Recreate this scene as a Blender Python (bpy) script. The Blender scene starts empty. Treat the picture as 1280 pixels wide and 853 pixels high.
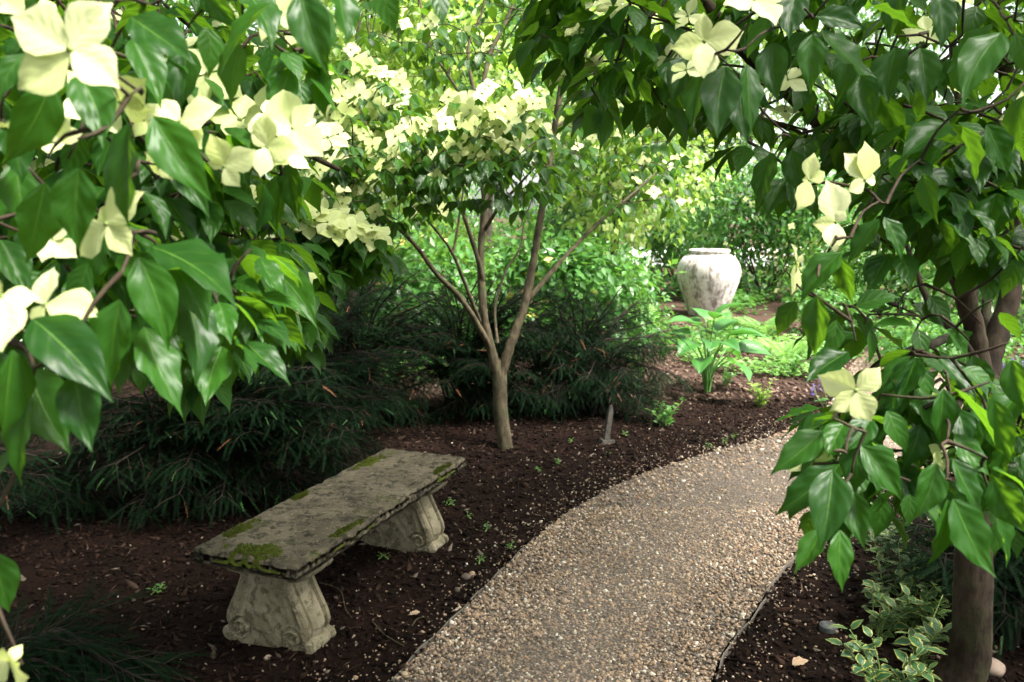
import bpy, math, random
import numpy as np
from mathutils import Vector, Matrix, noise

# ------------------------------------------------------------------ camera, sky, sun, exposure
SC = bpy.context.scene
COL = SC.collection
random.seed(7)
RNG = np.random.default_rng(11)
F, CX, CY, CAMZ = 1040.0, 640.0, 426.5, 1.7          # photograph measured in 1280 x 853 pixels
PITCH = math.atan((CY - 265.0) / F)
cam_data = bpy.data.cameras.new('camera')
cam_data.sensor_width = 22.3
cam_data.lens = 22.3 * F / 1280.0
cam_data.clip_start, cam_data.clip_end = 0.05, 500.0
cam_data.dof.use_dof = True
cam_data.dof.focus_distance = 2.3
cam_data.dof.aperture_fstop = 4.0
cam = bpy.data.objects.new('camera', cam_data)
COL.objects.link(cam)
cam.location = (0, 0, CAMZ)
cam.rotation_euler = (math.pi / 2 - PITCH, 0, 0)
SC.camera = cam

SUN_EL, SUN_AZ = math.radians(56), math.radians(114)   # azimuth from +Y, negative towards -X
world = bpy.data.worlds.new('World')
SC.world = world
world.use_nodes = True
wn = world.node_tree
wn.nodes.clear()
sky = wn.nodes.new('ShaderNodeTexSky')
sky.sky_type = 'NISHITA'
sky.sun_disc = False
sky.sun_elevation = SUN_EL
sky.sun_rotation = SUN_AZ
sky.dust_density = 3.0
sky.air_density = 1.0
hs = wn.nodes.new('ShaderNodeHueSaturation')
hs.inputs['Saturation'].default_value = 0.22           # thin bright overcast
bg = wn.nodes.new('ShaderNodeBackground')
bg.inputs['Strength'].default_value = 0.05
wo = wn.nodes.new('ShaderNodeOutputWorld')
wn.links.new(sky.outputs[0], hs.inputs['Color'])
wn.links.new(hs.outputs[0], bg.inputs['Color'])
wn.links.new(bg.outputs[0], wo.inputs[0])
sun_data = bpy.data.lights.new('sun', 'SUN')
sun_data.energy = 1.5
sun_data.angle = math.radians(14)
sun_data.color = (1.0, 0.95, 0.86)
sun = bpy.data.objects.new('sun', sun_data)
COL.objects.link(sun)
sd = Vector((math.sin(SUN_AZ) * math.cos(SUN_EL), math.cos(SUN_AZ) * math.cos(SUN_EL), math.sin(SUN_EL)))
sun.rotation_euler = (-sd).to_track_quat('-Z', 'Y').to_euler()
SC.view_settings.view_transform = 'Standard'
SC.view_settings.look = 'None'
SC.view_settings.exposure = 3.45
SC.view_settings.gamma = 1.0
SC.view_settings.use_curve_mapping = False
cy = SC.cycles
cy.use_denoising = True
cy.max_bounces = 4
cy.diffuse_bounces = 2
cy.glossy_bounces = 2
cy.transmission_bounces = 2
cy.use_light_tree = False
cy.use_adaptive_sampling = True
cy.adaptive_threshold = 0.04

# ------------------------------------------------------------------ pixel <-> place
CP, SP = math.cos(PITCH), math.sin(PITCH)


def at(px, py, d):
    """point at camera depth d metres behind pixel px, py of the photograph"""
    x, y = (px - CX) / F * d, (CY - py) / F * d
    return np.array((x, CP * d + SP * y, CAMZ - SP * d + CP * y))


def gnd(px, py, z=0.0):
    x, y = (px - CX) / F, (CY - py) / F
    t = (z - CAMZ) / (-SP + CP * y)
    return np.array((x * t, (CP + SP * y) * t, z))


def proj(P):
    P = np.atleast_2d(np.asarray(P, float))
    q = P - np.array((0, 0, CAMZ))
    d = CP * q[:, 1] - SP * q[:, 2]
    y = SP * q[:, 1] + CP * q[:, 2]
    dd = np.where(np.abs(d) < 1e-6, 1e-6, d)
    return CX + F * q[:, 0] / dd, CY - F * y / dd, d


def in_poly(x, y, poly):
    x, y = np.asarray(x, float), np.asarray(y, float)
    r = np.zeros(x.shape, bool)
    n = len(poly)
    for i in range(n):
        x0, y0 = poly[i]
        x1, y1 = poly[(i + 1) % n]
        if y0 == y1:
            continue
        c = ((y0 > y) != (y1 > y)) & (x < (x1 - x0) * (y - y0) / (y1 - y0) + x0)
        r ^= c
    return r


def nz(X, Y, s=1.0, seed=0, oct=3):
    """cheap smooth noise, about -1..1"""
    g = np.random.default_rng(seed)
    out = np.zeros(np.broadcast(X, Y).shape)
    a = 1.0
    tot = 0
    for o in range(oct):
        for k in range(5):
            an = g.uniform(0, 2 * math.pi)
            fr = s * 2 ** o * g.uniform(.7, 1.4)
            out = out + a * np.sin((X * math.cos(an) + Y * math.sin(an)) * fr + g.uniform(0, 6.3)) / 3
        tot += a
        a *= .55
    return out / tot


def unit(v):
    v = np.asarray(v, float)
    return v / (np.linalg.norm(v, axis=-1, keepdims=True) + 1e-12)


# ------------------------------------------------------------------ mesh helpers
def np_mesh(name, V, Fc, mat=None, uv=None, attrs=None, smooth=True):
    V = np.asarray(V, np.float32)
    Fc = np.asarray(Fc, np.int32)
    me = bpy.data.meshes.new(name)
    n, k = Fc.shape
    me.vertices.add(len(V))
    me.vertices.foreach_set('co', V.ravel())
    me.loops.add(n * k)
    me.loops.foreach_set('vertex_index', Fc.ravel())
    me.polygons.add(n)
    me.polygons.foreach_set('loop_start', np.arange(0, n * k, k, dtype=np.int32))
    me.polygons.foreach_set('loop_total', np.full(n, k, np.int32))
    me.polygons.foreach_set('use_smooth', np.full(n, smooth, bool))
    if uv is not None:
        l = me.uv_layers.new(name='UVMap')
        l.data.foreach_set('uv', np.asarray(uv, np.float32)[Fc.ravel()].ravel())
    for a, v in (attrs or {}).items():
        at_ = me.attributes.new(a, 'FLOAT', 'POINT')
        at_.data.foreach_set('value', np.asarray(v, np.float32))
    me.update(calc_edges=True)
    if mat:
        me.materials.append(mat)
    return me


def quads(F4):
    return [tuple(f) for f in F4]


class MB:
    """collects quads into one mesh"""
    def __init__(s):
        s.V, s.F, s.U, s.n = [], [], [], 0

    def add(s, V, Fq, uv=None):
        V = np.asarray(V, float)
        s.V.append(V)
        s.F.append(np.asarray(Fq, int) + s.n)
        s.U.append(np.zeros((len(V), 2)) if uv is None else np.asarray(uv, float))
        s.n += len(V)

    def mesh(s, name, mat, attrs=None, smooth=True):
        return np_mesh(name, np.vstack(s.V), np.vstack(s.F), mat, np.vstack(s.U), attrs, smooth)


WORLD_M = {}


def empty(name, loc):
    o = bpy.data.objects.new(name, None)
    COL.objects.link(o)
    o.empty_display_size = .1
    o.location = tuple(loc)
    WORLD_M[o.name] = Matrix.Translation(Vector(loc))
    return o


def put(name, me, parent=None, M=None, kind=None):
    o = bpy.data.objects.new(name, me)
    COL.objects.link(o)
    M = M if M is not None else Matrix.Identity(4)
    WORLD_M[o.name] = M
    if parent is not None:
        o.parent = parent
        o.matrix_basis = WORLD_M[parent.name].inverted() @ M
    else:
        o.matrix_basis = M
    if kind:
        o['kind'] = kind
    return o


def tag(o, label, cat, group=None, kind=None):
    o['label'] = label
    if cat:
        o['category'] = cat
    if group:
        o['group'] = group
    if kind:
        o['kind'] = kind
    return o


def spline(P, n=6):
    """Catmull-Rom through the points"""
    P = np.asarray(P, float)
    if len(P) < 3:
        t = np.linspace(0, 1, n + 1)[:, None]
        return P[0] * (1 - t) + P[-1] * t
    Q = np.vstack([2 * P[0] - P[1], P, 2 * P[-1] - P[-2]])
    out = []
    for i in range(1, len(Q) - 2):
        p0, p1, p2, p3 = Q[i - 1:i + 3]
        for t in np.linspace(0, 1, n, endpoint=False):
            out.append(.5 * ((2 * p1) + (-p0 + p2) * t + (2 * p0 - 5 * p1 + 4 * p2 - p3) * t * t + (-p0 + 3 * p1 - 3 * p2 + p3) * t ** 3))
    out.append(P[-1])
    return np.array(out)


def tube(P, R, sides=8, wob=0.0, seed=0):
    """quads of a tapered tube with a closed tip"""
    P = np.asarray(P, float)
    R = np.asarray(R, float)
    n = len(P)
    T = np.gradient(P, axis=0)
    T = unit(T)
    ref = np.array((0, 0, 1.0)) if abs(T[0][2]) < .9 else np.array((1.0, 0, 0))
    N = []
    nv = unit(np.cross(T[0], ref))
    for i in range(n):
        nv = unit(nv - T[i] * np.dot(nv, T[i]))
        N.append(nv)
    N = np.array(N)
    B = np.cross(T, N)
    a = np.linspace(0, 2 * math.pi, sides, endpoint=False)
    g = np.random.default_rng(seed)
    ph = g.uniform(0, 6.28, 3)
    rr = R[:, None] * np.ones((1, sides))
    if wob:
        s = np.cumsum(np.r_[0, np.linalg.norm(np.diff(P, axis=0), axis=1)])[:, None] / max(R.max(), 1e-4)
        rr = rr * (1 + wob * (np.sin(2 * a[None] + ph[0] + s * .5) + .6 * np.sin(3 * a[None] + ph[1] - s * .9) + .5 * np.sin(s * 1.7 + ph[2])))
    V = P[:, None] + rr[..., None] * (np.cos(a)[None, :, None] * N[:, None] + np.sin(a)[None, :, None] * B[:, None])
    V = np.vstack([V.reshape(-1, 3), P[-1] + T[-1] * R[-1] * .5])
    Fq = []
    for i in range(n - 1):
        for j in range(sides):
            k = (j + 1) % sides
            Fq.append((i * sides + j, i * sides + k, (i + 1) * sides + k, (i + 1) * sides + j))
    tip = n * sides
    for j in range(0, sides, 2):
        b = (n - 1) * sides
        Fq.append((b + j, b + (j + 1) % sides, b + (j + 2) % sides, tip))
    return V, np.array(Fq)


def frames(B, T, N, wf=1.0):
    """matrices (columns x, y, z) that lay a unit leaf from B to T with face normal N"""
    y = T - B
    L = np.linalg.norm(y, axis=1, keepdims=True)
    y = y / L
    x = unit(np.cross(y, N))
    z = np.cross(x, y)
    return np.stack([x * L * wf, y * L, z * L], axis=2)


def join(name, tpl, M3, t, mat, rnd=None, extra=None, smooth=True):
    """many placed copies of a template as one mesh; tpl = (V, F, UV)"""
    V, Fc, U = tpl
    n, m = len(t), len(V)
    W = np.einsum('nij,mj->nmi', M3, V) + t[:, None]
    FF = (Fc[None] + (np.arange(n) * m)[:, None, None]).reshape(-1, Fc.shape[1])
    UU = np.tile(U, (n, 1))
    r = RNG.random(n) if rnd is None else rnd
    at_ = {'rnd': np.repeat(r, m)}
    for k, v in (extra or {}).items():
        at_[k] = np.tile(v, n)
    return np_mesh(name, W.reshape(-1, 3), FF, mat, UU, at_, smooth)


def randrot(n):
    q = RNG.normal(size=(n, 4))
    q /= np.linalg.norm(q, axis=1, keepdims=True)
    w, x, y, z = q.T
    return np.stack([np.stack([1 - 2 * (y * y + z * z), 2 * (x * y - z * w), 2 * (x * z + y * w)], 1),
                     np.stack([2 * (x * y + z * w), 1 - 2 * (x * x + z * z), 2 * (y * z - x * w)], 1),
                     np.stack([2 * (x * z - y * w), 2 * (y * z + x * w), 1 - 2 * (x * x + y * y)], 1)], 1)


# ------------------------------------------------------------------ material helpers
class NT:
    def __init__(s, name):
        s.m = bpy.data.materials.new(name)
        s.m.use_nodes = True
        s.t = s.m.node_tree
        s.t.nodes.clear()
        s.out = s.t.nodes.new('ShaderNodeOutputMaterial')

    def n(s, typ, ins=None, **kw):
        nd = s.t.nodes.new('ShaderNode' + typ)
        for k, v in kw.items():
            setattr(nd, k, v)
        for k, v in (ins or {}).items():
            s.set(nd.inputs[k], v)
        return nd

    def set(s, sock, v):
        if isinstance(v, bpy.types.NodeSocket):
            s.t.links.new(v, sock)
        elif isinstance(v, (tuple, list)) and len(v) == 3 and sock.type == 'RGBA':
            sock.default_value = (*v, 1)
        else:
            sock.default_value = v

    def math(s, op, a, b=0.0, c=None, clamp=False):
        nd = s.n('Math', operation=op, use_clamp=clamp)
        s.set(nd.inputs[0], a)
        s.set(nd.inputs[1], b)
        if c is not None:
            s.set(nd.inputs[2], c)
        return nd.outputs[0]

    def mix(s, f, a, b):
        nd = s.n('MixRGB')
        s.set(nd.inputs[0], f)
        s.set(nd.inputs[1], a)
        s.set(nd.inputs[2], b)
        return nd.outputs[0]

    def step(s, x, lo, hi):
        nd = s.n('MapRange', interpolation_type='SMOOTHSTEP')
        s.set(nd.inputs['Value'], x)
        s.set(nd.inputs['From Min'], lo)
        s.set(nd.inputs['From Max'], hi)
        return nd.outputs[0]

    def noise(s, scale, detail=4.0, vec=None, rough=.55):
        nd = s.n('TexNoise')
        nd.inputs['Scale'].default_value = scale
        nd.inputs['Detail'].default_value = detail
        nd.inputs['Roughness'].default_value = rough
        if vec is not None:
            s.t.links.new(vec, nd.inputs['Vector'])
        return nd.outputs[0]

    def ramp(s, f, stops):
        nd = s.n('ValToRGB')
        s.set(nd.inputs[0], f)
        e = nd.color_ramp.elements
        while len(e) < len(stops):
            e.new(.5)
        for el, (p, c) in zip(e, stops):
            el.position = p
            el.color = (*c, 1)
        return nd.outputs[0]

    def rnd(s):
        a = s.n('Attribute', attribute_name='rnd', attribute_type='GEOMETRY')
        o = s.n('ObjectInfo')
        return s.math('FRACT', s.math('ADD', a.outputs['Fac'], o.outputs['Random']))

    def bump(s, h, strength=.5, dist=.01):
        nd = s.n('Bump')
        nd.inputs['Strength'].default_value = strength
        nd.inputs['Distance'].default_value = dist
        s.t.links.new(h, nd.inputs['Height'])
        return nd.outputs[0]

    def bsdf(s, col, rough=.6, spec=.5, normal=None, **kw):
        nd = s.n('BsdfPrincipled')
        s.set(nd.inputs['Base Color'], col)
        s.set(nd.inputs['Roughness'], rough)
        s.set(nd.inputs['Specular IOR Level'], spec)
        if normal is not None:
            s.t.links.new(normal, nd.inputs['Normal'])
        for k, v in kw.items():
            s.set(nd.inputs[k], v)
        return nd.outputs[0]

    def done(s, sh):
        s.t.links.new(sh, s.out.inputs['Surface'])
        return s.m

    def pos(s):
        return s.n('NewGeometry').outputs['Position']

    def obj(s):
        return s.n('TexCoord').outputs['Object']


def mat_leaf(name, c0, c1, tc, tr=.3, rough=.33, veins=4.6, rib=(.20, .30, .07), edge=None, edge_w=.9, spec=.5, bump=.45):
    t = NT(name)
    r = t.rnd()
    uvn = t.n('UVMap')
    sep = t.n('SeparateXYZ', {0: uvn.outputs[0]})
    u = t.math('ABSOLUTE', sep.outputs[0])
    v = sep.outputs[1]
    col = t.mix(r, c0, c1)
    pn = t.noise(9.0, 3.0, t.pos())
    col = t.mix(t.math('MULTIPLY', t.step(pn, .35, .7), .35), col, t.mix(.5, col, c1))
    sp = t.math('MULTIPLY', t.step(t.noise(70.0, 3.0, t.pos()), .70, .76), .55)
    col = t.mix(sp, col, tuple(x * .6 + y_ for x, y_ in zip(c1, (.05, .03, .005))))
    nrm = None
    tcol = t.mix(r, tc, tuple(min(1, x * 1.35) for x in tc))
    if veins:
        s = t.math('SUBTRACT', v, t.math('MULTIPLY', t.math('POWER', u, 1.15), .36))
        w = t.math('ABSOLUTE', t.math('SUBTRACT', t.math('FRACT', t.math('MULTIPLY', s, veins)), .5))
        vein = t.math('MULTIPLY', t.step(w, .40, .49), t.step(u, 1.0, .55))
        ribm = t.step(u, t.math('MULTIPLY', t.math('SUBTRACT', 1.25, v), .055), 0.0)
        col = t.mix(t.math('MULTIPLY', vein, .12), col, rib)
        col = t.mix(t.math('MULTIPLY', ribm, .75), col, rib)
        h = t.math('SUBTRACT', t.math('MULTIPLY', t.math('SINE', t.math('MULTIPLY', s, veins * 2 * math.pi)), .28), t.math('MULTIPLY', ribm, .5))
        h = t.math('ADD', h, t.math('MULTIPLY', pn, .5))
        nrm = t.bump(h, bump, .004)
    if edge:
        ed = t.step(t.math('ADD', u, t.math('MULTIPLY', t.math('SUBTRACT', t.noise(60.0, 2.0, t.pos()), .5), .5)), edge_w - .08, edge_w + .08)
        col = t.mix(ed, col, edge)
    p = t.bsdf(col, rough, spec, nrm)
    tl = t.n('BsdfTranslucent', {'Color': tcol})
    if nrm:
        t.t.links.new(nrm, tl.inputs['Normal'])
    mx = t.n('MixShader', {0: tr, 1: p, 2: tl.outputs[0]})
    return t.done(mx.outputs[0])


def mat_bark(name, c0, c1, sc=1.0, moss=None):
    t = NT(name)
    mp = t.n('Mapping', {0: t.pos()})
    mp.inputs['Scale'].default_value = (1, 1, .45)
    a = t.noise(28 * sc, 6, mp.outputs[0])
    b = t.noise(7 * sc, 4, t.pos())
    col = t.mix(t.step(a, .35, .65), c0, c1)
    col = t.mix(t.math('MULTIPLY', t.step(b, .5, .7), .6), col, tuple(x * .55 for x in c0))
    if moss:
        col = t.mix(t.math('MULTIPLY', t.step(t.noise(11 * sc, 5, t.pos()), .48, .68), .7), col, moss)
    return t.done(t.bsdf(col, .85, .25, t.bump(t.math('ADD', a, t.math('MULTIPLY', b, .6)), .8, .012)))


M = {}
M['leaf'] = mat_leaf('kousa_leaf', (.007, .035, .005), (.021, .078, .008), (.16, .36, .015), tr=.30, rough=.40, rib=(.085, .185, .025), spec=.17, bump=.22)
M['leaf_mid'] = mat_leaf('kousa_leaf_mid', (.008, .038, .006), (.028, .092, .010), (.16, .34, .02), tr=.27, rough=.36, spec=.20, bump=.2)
M['bract'] = mat_leaf('bract', (.50, .57, .20), (.72, .74, .42), (.54, .62, .18), tr=.34, rough=.5, veins=5, rib=(.55, .62, .24), spec=.3, bump=.09)
M['head'] = (lambda t: t.done(t.bsdf(t.mix(t.noise(180, 2, t.pos()), (.10, .16, .04), (.26, .34, .10)), .7, .3, t.bump(t.noise(300, 2, t.pos()), .8, .003))))(NT('flower_head'))
M['petiole'] = (lambda t: t.done(t.bsdf((.16, .24, .06), .5, .4)))(NT('green_stalk'))
M['bark_mid'] = mat_bark('bark_grey_tan', (.036, .028, .016), (.085, .067, .038), moss=(.06, .064, .03))
M['bark_dark'] = mat_bark('bark_red_brown', (.020, .013, .008), (.05, .033, .02), moss=(.045, .045, .018))
M['bark_bg'] = mat_bark('bark_dark_grey', (.035, .028, .022), (.08, .062, .045))
M['bark_yew'] = mat_bark('yew_bark', (.012, .009, .007), (.032, .023, .016))
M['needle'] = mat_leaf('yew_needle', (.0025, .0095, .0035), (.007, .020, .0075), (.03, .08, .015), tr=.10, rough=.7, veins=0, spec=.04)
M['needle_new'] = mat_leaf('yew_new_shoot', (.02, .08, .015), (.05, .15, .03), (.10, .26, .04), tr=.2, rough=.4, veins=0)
M['needle_dead'] = mat_leaf('yew_brown_twig', (.16, .055, .02), (.26, .10, .04), (.2, .08, .03), tr=.15, rough=.6, veins=0)
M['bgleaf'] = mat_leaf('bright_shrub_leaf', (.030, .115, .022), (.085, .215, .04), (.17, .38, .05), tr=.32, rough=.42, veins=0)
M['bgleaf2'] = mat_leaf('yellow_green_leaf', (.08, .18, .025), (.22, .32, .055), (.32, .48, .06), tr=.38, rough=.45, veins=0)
M['bgleaf3'] = mat_leaf('deep_green_leaf', (.022, .07, .02), (.05, .12, .03), (.10, .24, .03), tr=.3, rough=.4, veins=0)
M['hosta'] = mat_leaf('hosta_leaf', (.03, .12, .02), (.06, .20, .035), (.12, .34, .04), tr=.25, rough=.38, veins=9, rib=(.16, .32, .09))
M['fern'] = mat_leaf('fern_frond', (.10, .26, .05), (.2, .38, .09), (.24, .46, .08), tr=.3, rough=.5, veins=0)
M['varieg'] = mat_leaf('variegated_leaf', (.018, .07, .02), (.035, .11, .03), (.10, .24, .04), tr=.2, rough=.42, veins=5, rib=(.08, .18, .05), edge=(.33, .33, .075), edge_w=.74)
M['purple'] = mat_leaf('purple_petal', (.10, .07, .32), (.2, .14, .5), (.2, .14, .5), tr=.3, rough=.6, veins=0)
M['yflower'] = mat_leaf('yellow_petal', (.75, .62, .10), (.85, .75, .25), (.8, .7, .2), tr=.3, rough=.6, veins=0)

# ------------------------------------------------------------------ materials of stone, soil and gravel
def mk_soil():
    t = NT('dark_bark_mulch')
    p = t.pos()
    a = t.noise(3.0, 5, p)
    b = t.noise(45, 6, p, .65)
    col = t.mix(t.step(b, .3, .7), (.005, .0028, .002), (.018, .0098, .007))
    col = t.mix(t.math('MULTIPLY', t.step(a, .45, .7), .4), col, (.030, .0145, .010))
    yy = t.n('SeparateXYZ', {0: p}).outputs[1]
    dry = t.step(t.math('ADD', yy, t.math('MULTIPLY', a, 2.0)), 8.0, 10.0)           # mask for sunlight painted as paler mulch in the clearing
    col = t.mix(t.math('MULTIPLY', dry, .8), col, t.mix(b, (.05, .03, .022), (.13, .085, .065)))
    vo = t.n('TexVoronoi', {'Scale': 60.0, 'Vector': p})
    col = t.mix(t.math('MULTIPLY', t.step(vo.outputs['Distance'], .22, .1), t.step(t.noise(31, 2, p), .56, .62)), col, (.09, .07, .055))
    return t.done(t.bsdf(col, .95, .06, t.bump(t.math('ADD', b, t.math('MULTIPLY', a, .5)), 1.0, .03)))


def mk_chip():
    t = NT('bark_chip')
    r = t.rnd()
    col = t.ramp(r, [(0, (.0035, .002, .0014)), (.45, (.010, .0054, .0038)), (.8, (.024, .0125, .0085)), (.94, (.038, .022, .016)), (.985, (.07, .05, .036)), (1, (.17, .14, .11))])
    return t.done(t.bsdf(col, .9, .08, t.bump(t.noise(120, 4, t.pos()), .7, .004)))


def mk_pebble():
    t = NT('pea_gravel')
    r = t.rnd()
    col = t.ramp(r, [(0, (.07, .052, .04)), (.14, (.19, .14, .10)), (.32, (.38, .245, .145)), (.48, (.28, .21, .165)), (.62, (.47, .31, .18)), (.74, (.17, .145, .13)), (.86, (.52, .39, .25)), (.95, (.64, .55, .43)), (1, (.76, .70, .6))])
    col = t.mix(t.math('MULTIPLY', t.noise(260, 3, t.pos()), .35), col, (.14, .11, .09))
    col = t.mix(t.math('MULTIPLY', t.step(t.noise(2.6, 4, t.pos()), .48, .7), .30), col, (.10, .07, .05))     # fines and trodden soil
    return t.done(t.bsdf(col, .7, .35, t.bump(t.noise(400, 2, t.pos()), .3, .002)))


def mk_grit():
    t = NT('path_grit')
    p = t.pos()
    vo = t.n('TexVoronoi', {'Scale': 85.0, 'Vector': p})
    col = t.mix(vo.outputs['Color'], (.10, .08, .062), (.30, .24, .185))
    col = t.mix(t.math('MULTIPLY', t.step(vo.outputs['Distance'], .25, .6), .7), col, (.07, .055, .045))
    return t.done(t.bsdf(col, .9, .2, t.bump(vo.outputs['Distance'], .9, .008)))


def mk_stone(name, c0, c1, dark, lichen, moss=.0, pit=1.0):
    t = NT(name)
    p = t.pos()
    a = t.noise(8, 7, p, .65)
    b = t.noise(60, 5, p, .7)
    c = t.noise(22, 6, p, .7)
    col = t.mix(t.step(a, .35, .68), c0, c1)
    col = t.mix(t.math('MULTIPLY', t.step(c, .50, .60), .85), col, dark)
    col = t.mix(t.math('MULTIPLY', t.step(b, .58, .66), .7), col, lichen)
    if moss:
        nrm = t.n('SeparateXYZ', {0: t.n('NewGeometry').outputs['Normal']}).outputs[2]
        mm = t.math('MULTIPLY', t.step(t.noise(5.5, 6, p, .7), .56, .66), moss)
        col = t.mix(mm, col, (.065, .075, .016))
    h = t.math('ADD', t.math('MULTIPLY', c, -.8), t.math('ADD', a, t.math('MULTIPLY', b, .5)))
    return t.done(t.bsdf(col, .92, .2, t.bump(h, .85 * pit, .012)))


def mk_moss():
    t = NT('green_moss')
    p = t.pos()
    a = t.noise(220, 4, p, .7)
    b = t.noise(30, 4, p)
    col = t.mix(t.step(a, .3, .7), (.022, .030, .005), (.10, .125, .015))
    col = t.mix(t.math('MULTIPLY', t.step(b, .5, .7), .6), col, (.05, .045, .015))
    return t.done(t.bsdf(col, .95, .1, t.bump(a, 1.0, .006)))


def mk_urn():
    t = NT('weathered_whitewash')
    p = t.obj()
    mp = t.n('Mapping', {0: p})
    mp.inputs['Scale'].default_value = (9, 9, 1.6)
    a = t.noise(1.0, 7, mp.outputs[0], .7)
    b = t.noise(14, 6, p, .7)
    c = t.noise(46, 4, p, .6)
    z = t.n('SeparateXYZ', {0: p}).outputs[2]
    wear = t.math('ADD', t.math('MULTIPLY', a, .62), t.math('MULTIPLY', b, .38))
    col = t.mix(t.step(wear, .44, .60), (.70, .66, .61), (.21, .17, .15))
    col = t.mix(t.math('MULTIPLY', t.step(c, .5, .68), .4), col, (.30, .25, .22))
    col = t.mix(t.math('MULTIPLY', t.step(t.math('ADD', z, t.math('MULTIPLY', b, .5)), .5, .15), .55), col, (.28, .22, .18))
    return t.done(t.bsdf(col, .85, .25, t.bump(t.math('ADD', b, c), .6, .012)))


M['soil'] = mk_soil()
M['chip'] = mk_chip()
M['strip'] = (lambda t: t.done(t.bsdf(t.ramp(t.rnd(), [(0, (.012, .006, .004)), (.6, (.028, .015, .010)), (.94, (.055, .034, .024)), (1, (.12, .085, .06))]), .95, .08, t.bump(t.noise(200, 3, t.pos()), .6, .003))))(NT('bark_strip'))
M['chip2'] = (lambda t: t.done(t.bsdf(t.ramp(t.rnd(), [(0, (.03, .018, .013)), (.6, (.09, .055, .042)), (1, (.2, .14, .11))]), .95, .08)))(NT('sunlit_tone_chip'))  # paler chip tones paint in the clearing's sunlight
M['pebble'] = mk_pebble()
M['grit'] = mk_grit()
M['slab'] = mk_stone('weathered_bench_stone', (.058, .048, .031), (.118, .098, .066), (.015, .0125, .008), (.21, .185, .14), moss=.55)
M['support'] = mk_stone('pale_bench_stone', (.165, .142, .088), (.25, .217, .145), (.085, .073, .042), (.29, .262, .2), pit=.45)
M['moss'] = mk_moss()
M['urn'] = mk_urn()
M['pave'] = (lambda t: t.done(t.bsdf(t.mix(t.noise(2, 5, t.pos()), (.55, .53, .5), (.72, .7, .66)), .9, .2)))(NT('pale_pavement'))
M['steel'] = (lambda t: t.done(t.bsdf(t.mix(t.noise(30, 4, t.pos()), (.09, .075, .06), (.17, .145, .12)), .7, .4)))(NT('dull_edging'))
M['post'] = mk_stone('grey_marker_stone', (.06, .054, .045), (.10, .09, .077), (.03, .027, .024), (.13, .12, .11), pit=.5)
M['cap'] = (lambda t: t.done(t.bsdf(t.mix(t.noise(40, 4, t.pos()), (.03, .032, .032), (.075, .077, .075)), .6, .4)))(NT('dark_plastic_cap'))
M['dry'] = mat_leaf('dry_leaf', (.30, .20, .12), (.40, .28, .18), (.3, .2, .1), tr=.15, rough=.7, veins=5, rib=(.2, .13, .08))

# ------------------------------------------------------------------ the path's course and the ground
L_PX = [(495, 853), (560, 785), (625, 720), (700, 650), (790, 598), (880, 568), (985, 540)]
R_PX = [(890, 853), (940, 770), (985, 708), (1050, 650), (1110, 612), (1200, 580)]
PL_ = np.array([(-1.05, -1.5), (-.86, .4), (-.68, 1.7)] + [tuple(gnd(*p)[:2]) for p in L_PX] + [(2.75, 7.1), (3.3, 8.2), (4.0, 9.5), (4.9, 10.9)])
PR_ = np.array([(.15, -1.5), (.33, .4), (.50, 1.7)] + [tuple(gnd(*p)[:2]) for p in R_PX] + [(3.8, 6.2), (4.5, 7.5), (5.2, 9.0), (6.1, 10.5)])
LS, RS = spline(PL_, 8), spline(PR_, 8)


def resample(P, n):
    s = np.r_[0, np.cumsum(np.linalg.norm(np.diff(P, axis=0), axis=1))]
    t = np.linspace(0, s[-1], n)
    return np.stack([np.interp(t, s, P[:, k]) for k in range(P.shape[1])], 1)


LS, RS = resample(LS, 90), resample(RS, 90)
PATH_POLY = [tuple(p) for p in LS] + [tuple(p) for p in RS[::-1]]


def edge_dist(X, Y):
    Q = np.vstack([LS, RS])
    d = np.full(X.shape, 1e9)
    for q in Q:
        d = np.minimum(d, (X - q[0]) ** 2 + (Y - q[1]) ** 2)
    return np.sqrt(d)


def ground_z(X, Y):
    X, Y = np.asarray(X, float), np.asarray(Y, float)
    ins = in_poly(X, Y, PATH_POLY)
    e = edge_dist(X, Y)
    base = .035 * nz(X, Y, 1.1, 3, 2) + .016 * nz(X, Y, 6.0, 4, 3) + .007 * nz(X, Y, 26, 5, 2)
    bed = .012 + base * np.clip(e / .5, 0.15, 1)
    return np.where(ins, -.05 - 0 * e, np.where(e < .05, np.minimum(bed, .012), bed))


xs = np.concatenate([np.linspace(-160, -9, 14), np.linspace(-8, -4.2, 20), np.arange(-4, 6.6, .07), np.linspace(6.8, 12, 24), np.linspace(13, 160, 14)])
ys = np.concatenate([np.linspace(-60, -3, 8), np.arange(-2, 1.9, .2), np.arange(2, 9, .07), np.linspace(9.1, 16, 50), np.linspace(17, 260, 22)])
GX, GY = np.meshgrid(xs, ys, indexing='ij')
GZ = ground_z(GX, GY)
ni, nj = GX.shape
idx = np.arange(ni * nj).reshape(ni, nj)
GF = np.stack([idx[:-1, :-1], idx[1:, :-1], idx[1:, 1:], idx[:-1, 1:]], -1).reshape(-1, 4)
tag(put('ground', np_mesh('ground', np.stack([GX, GY, GZ], -1).reshape(-1, 3), GF, M['soil'])), 'dark brown bark mulch covering the garden beds', None, kind='structure')

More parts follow.
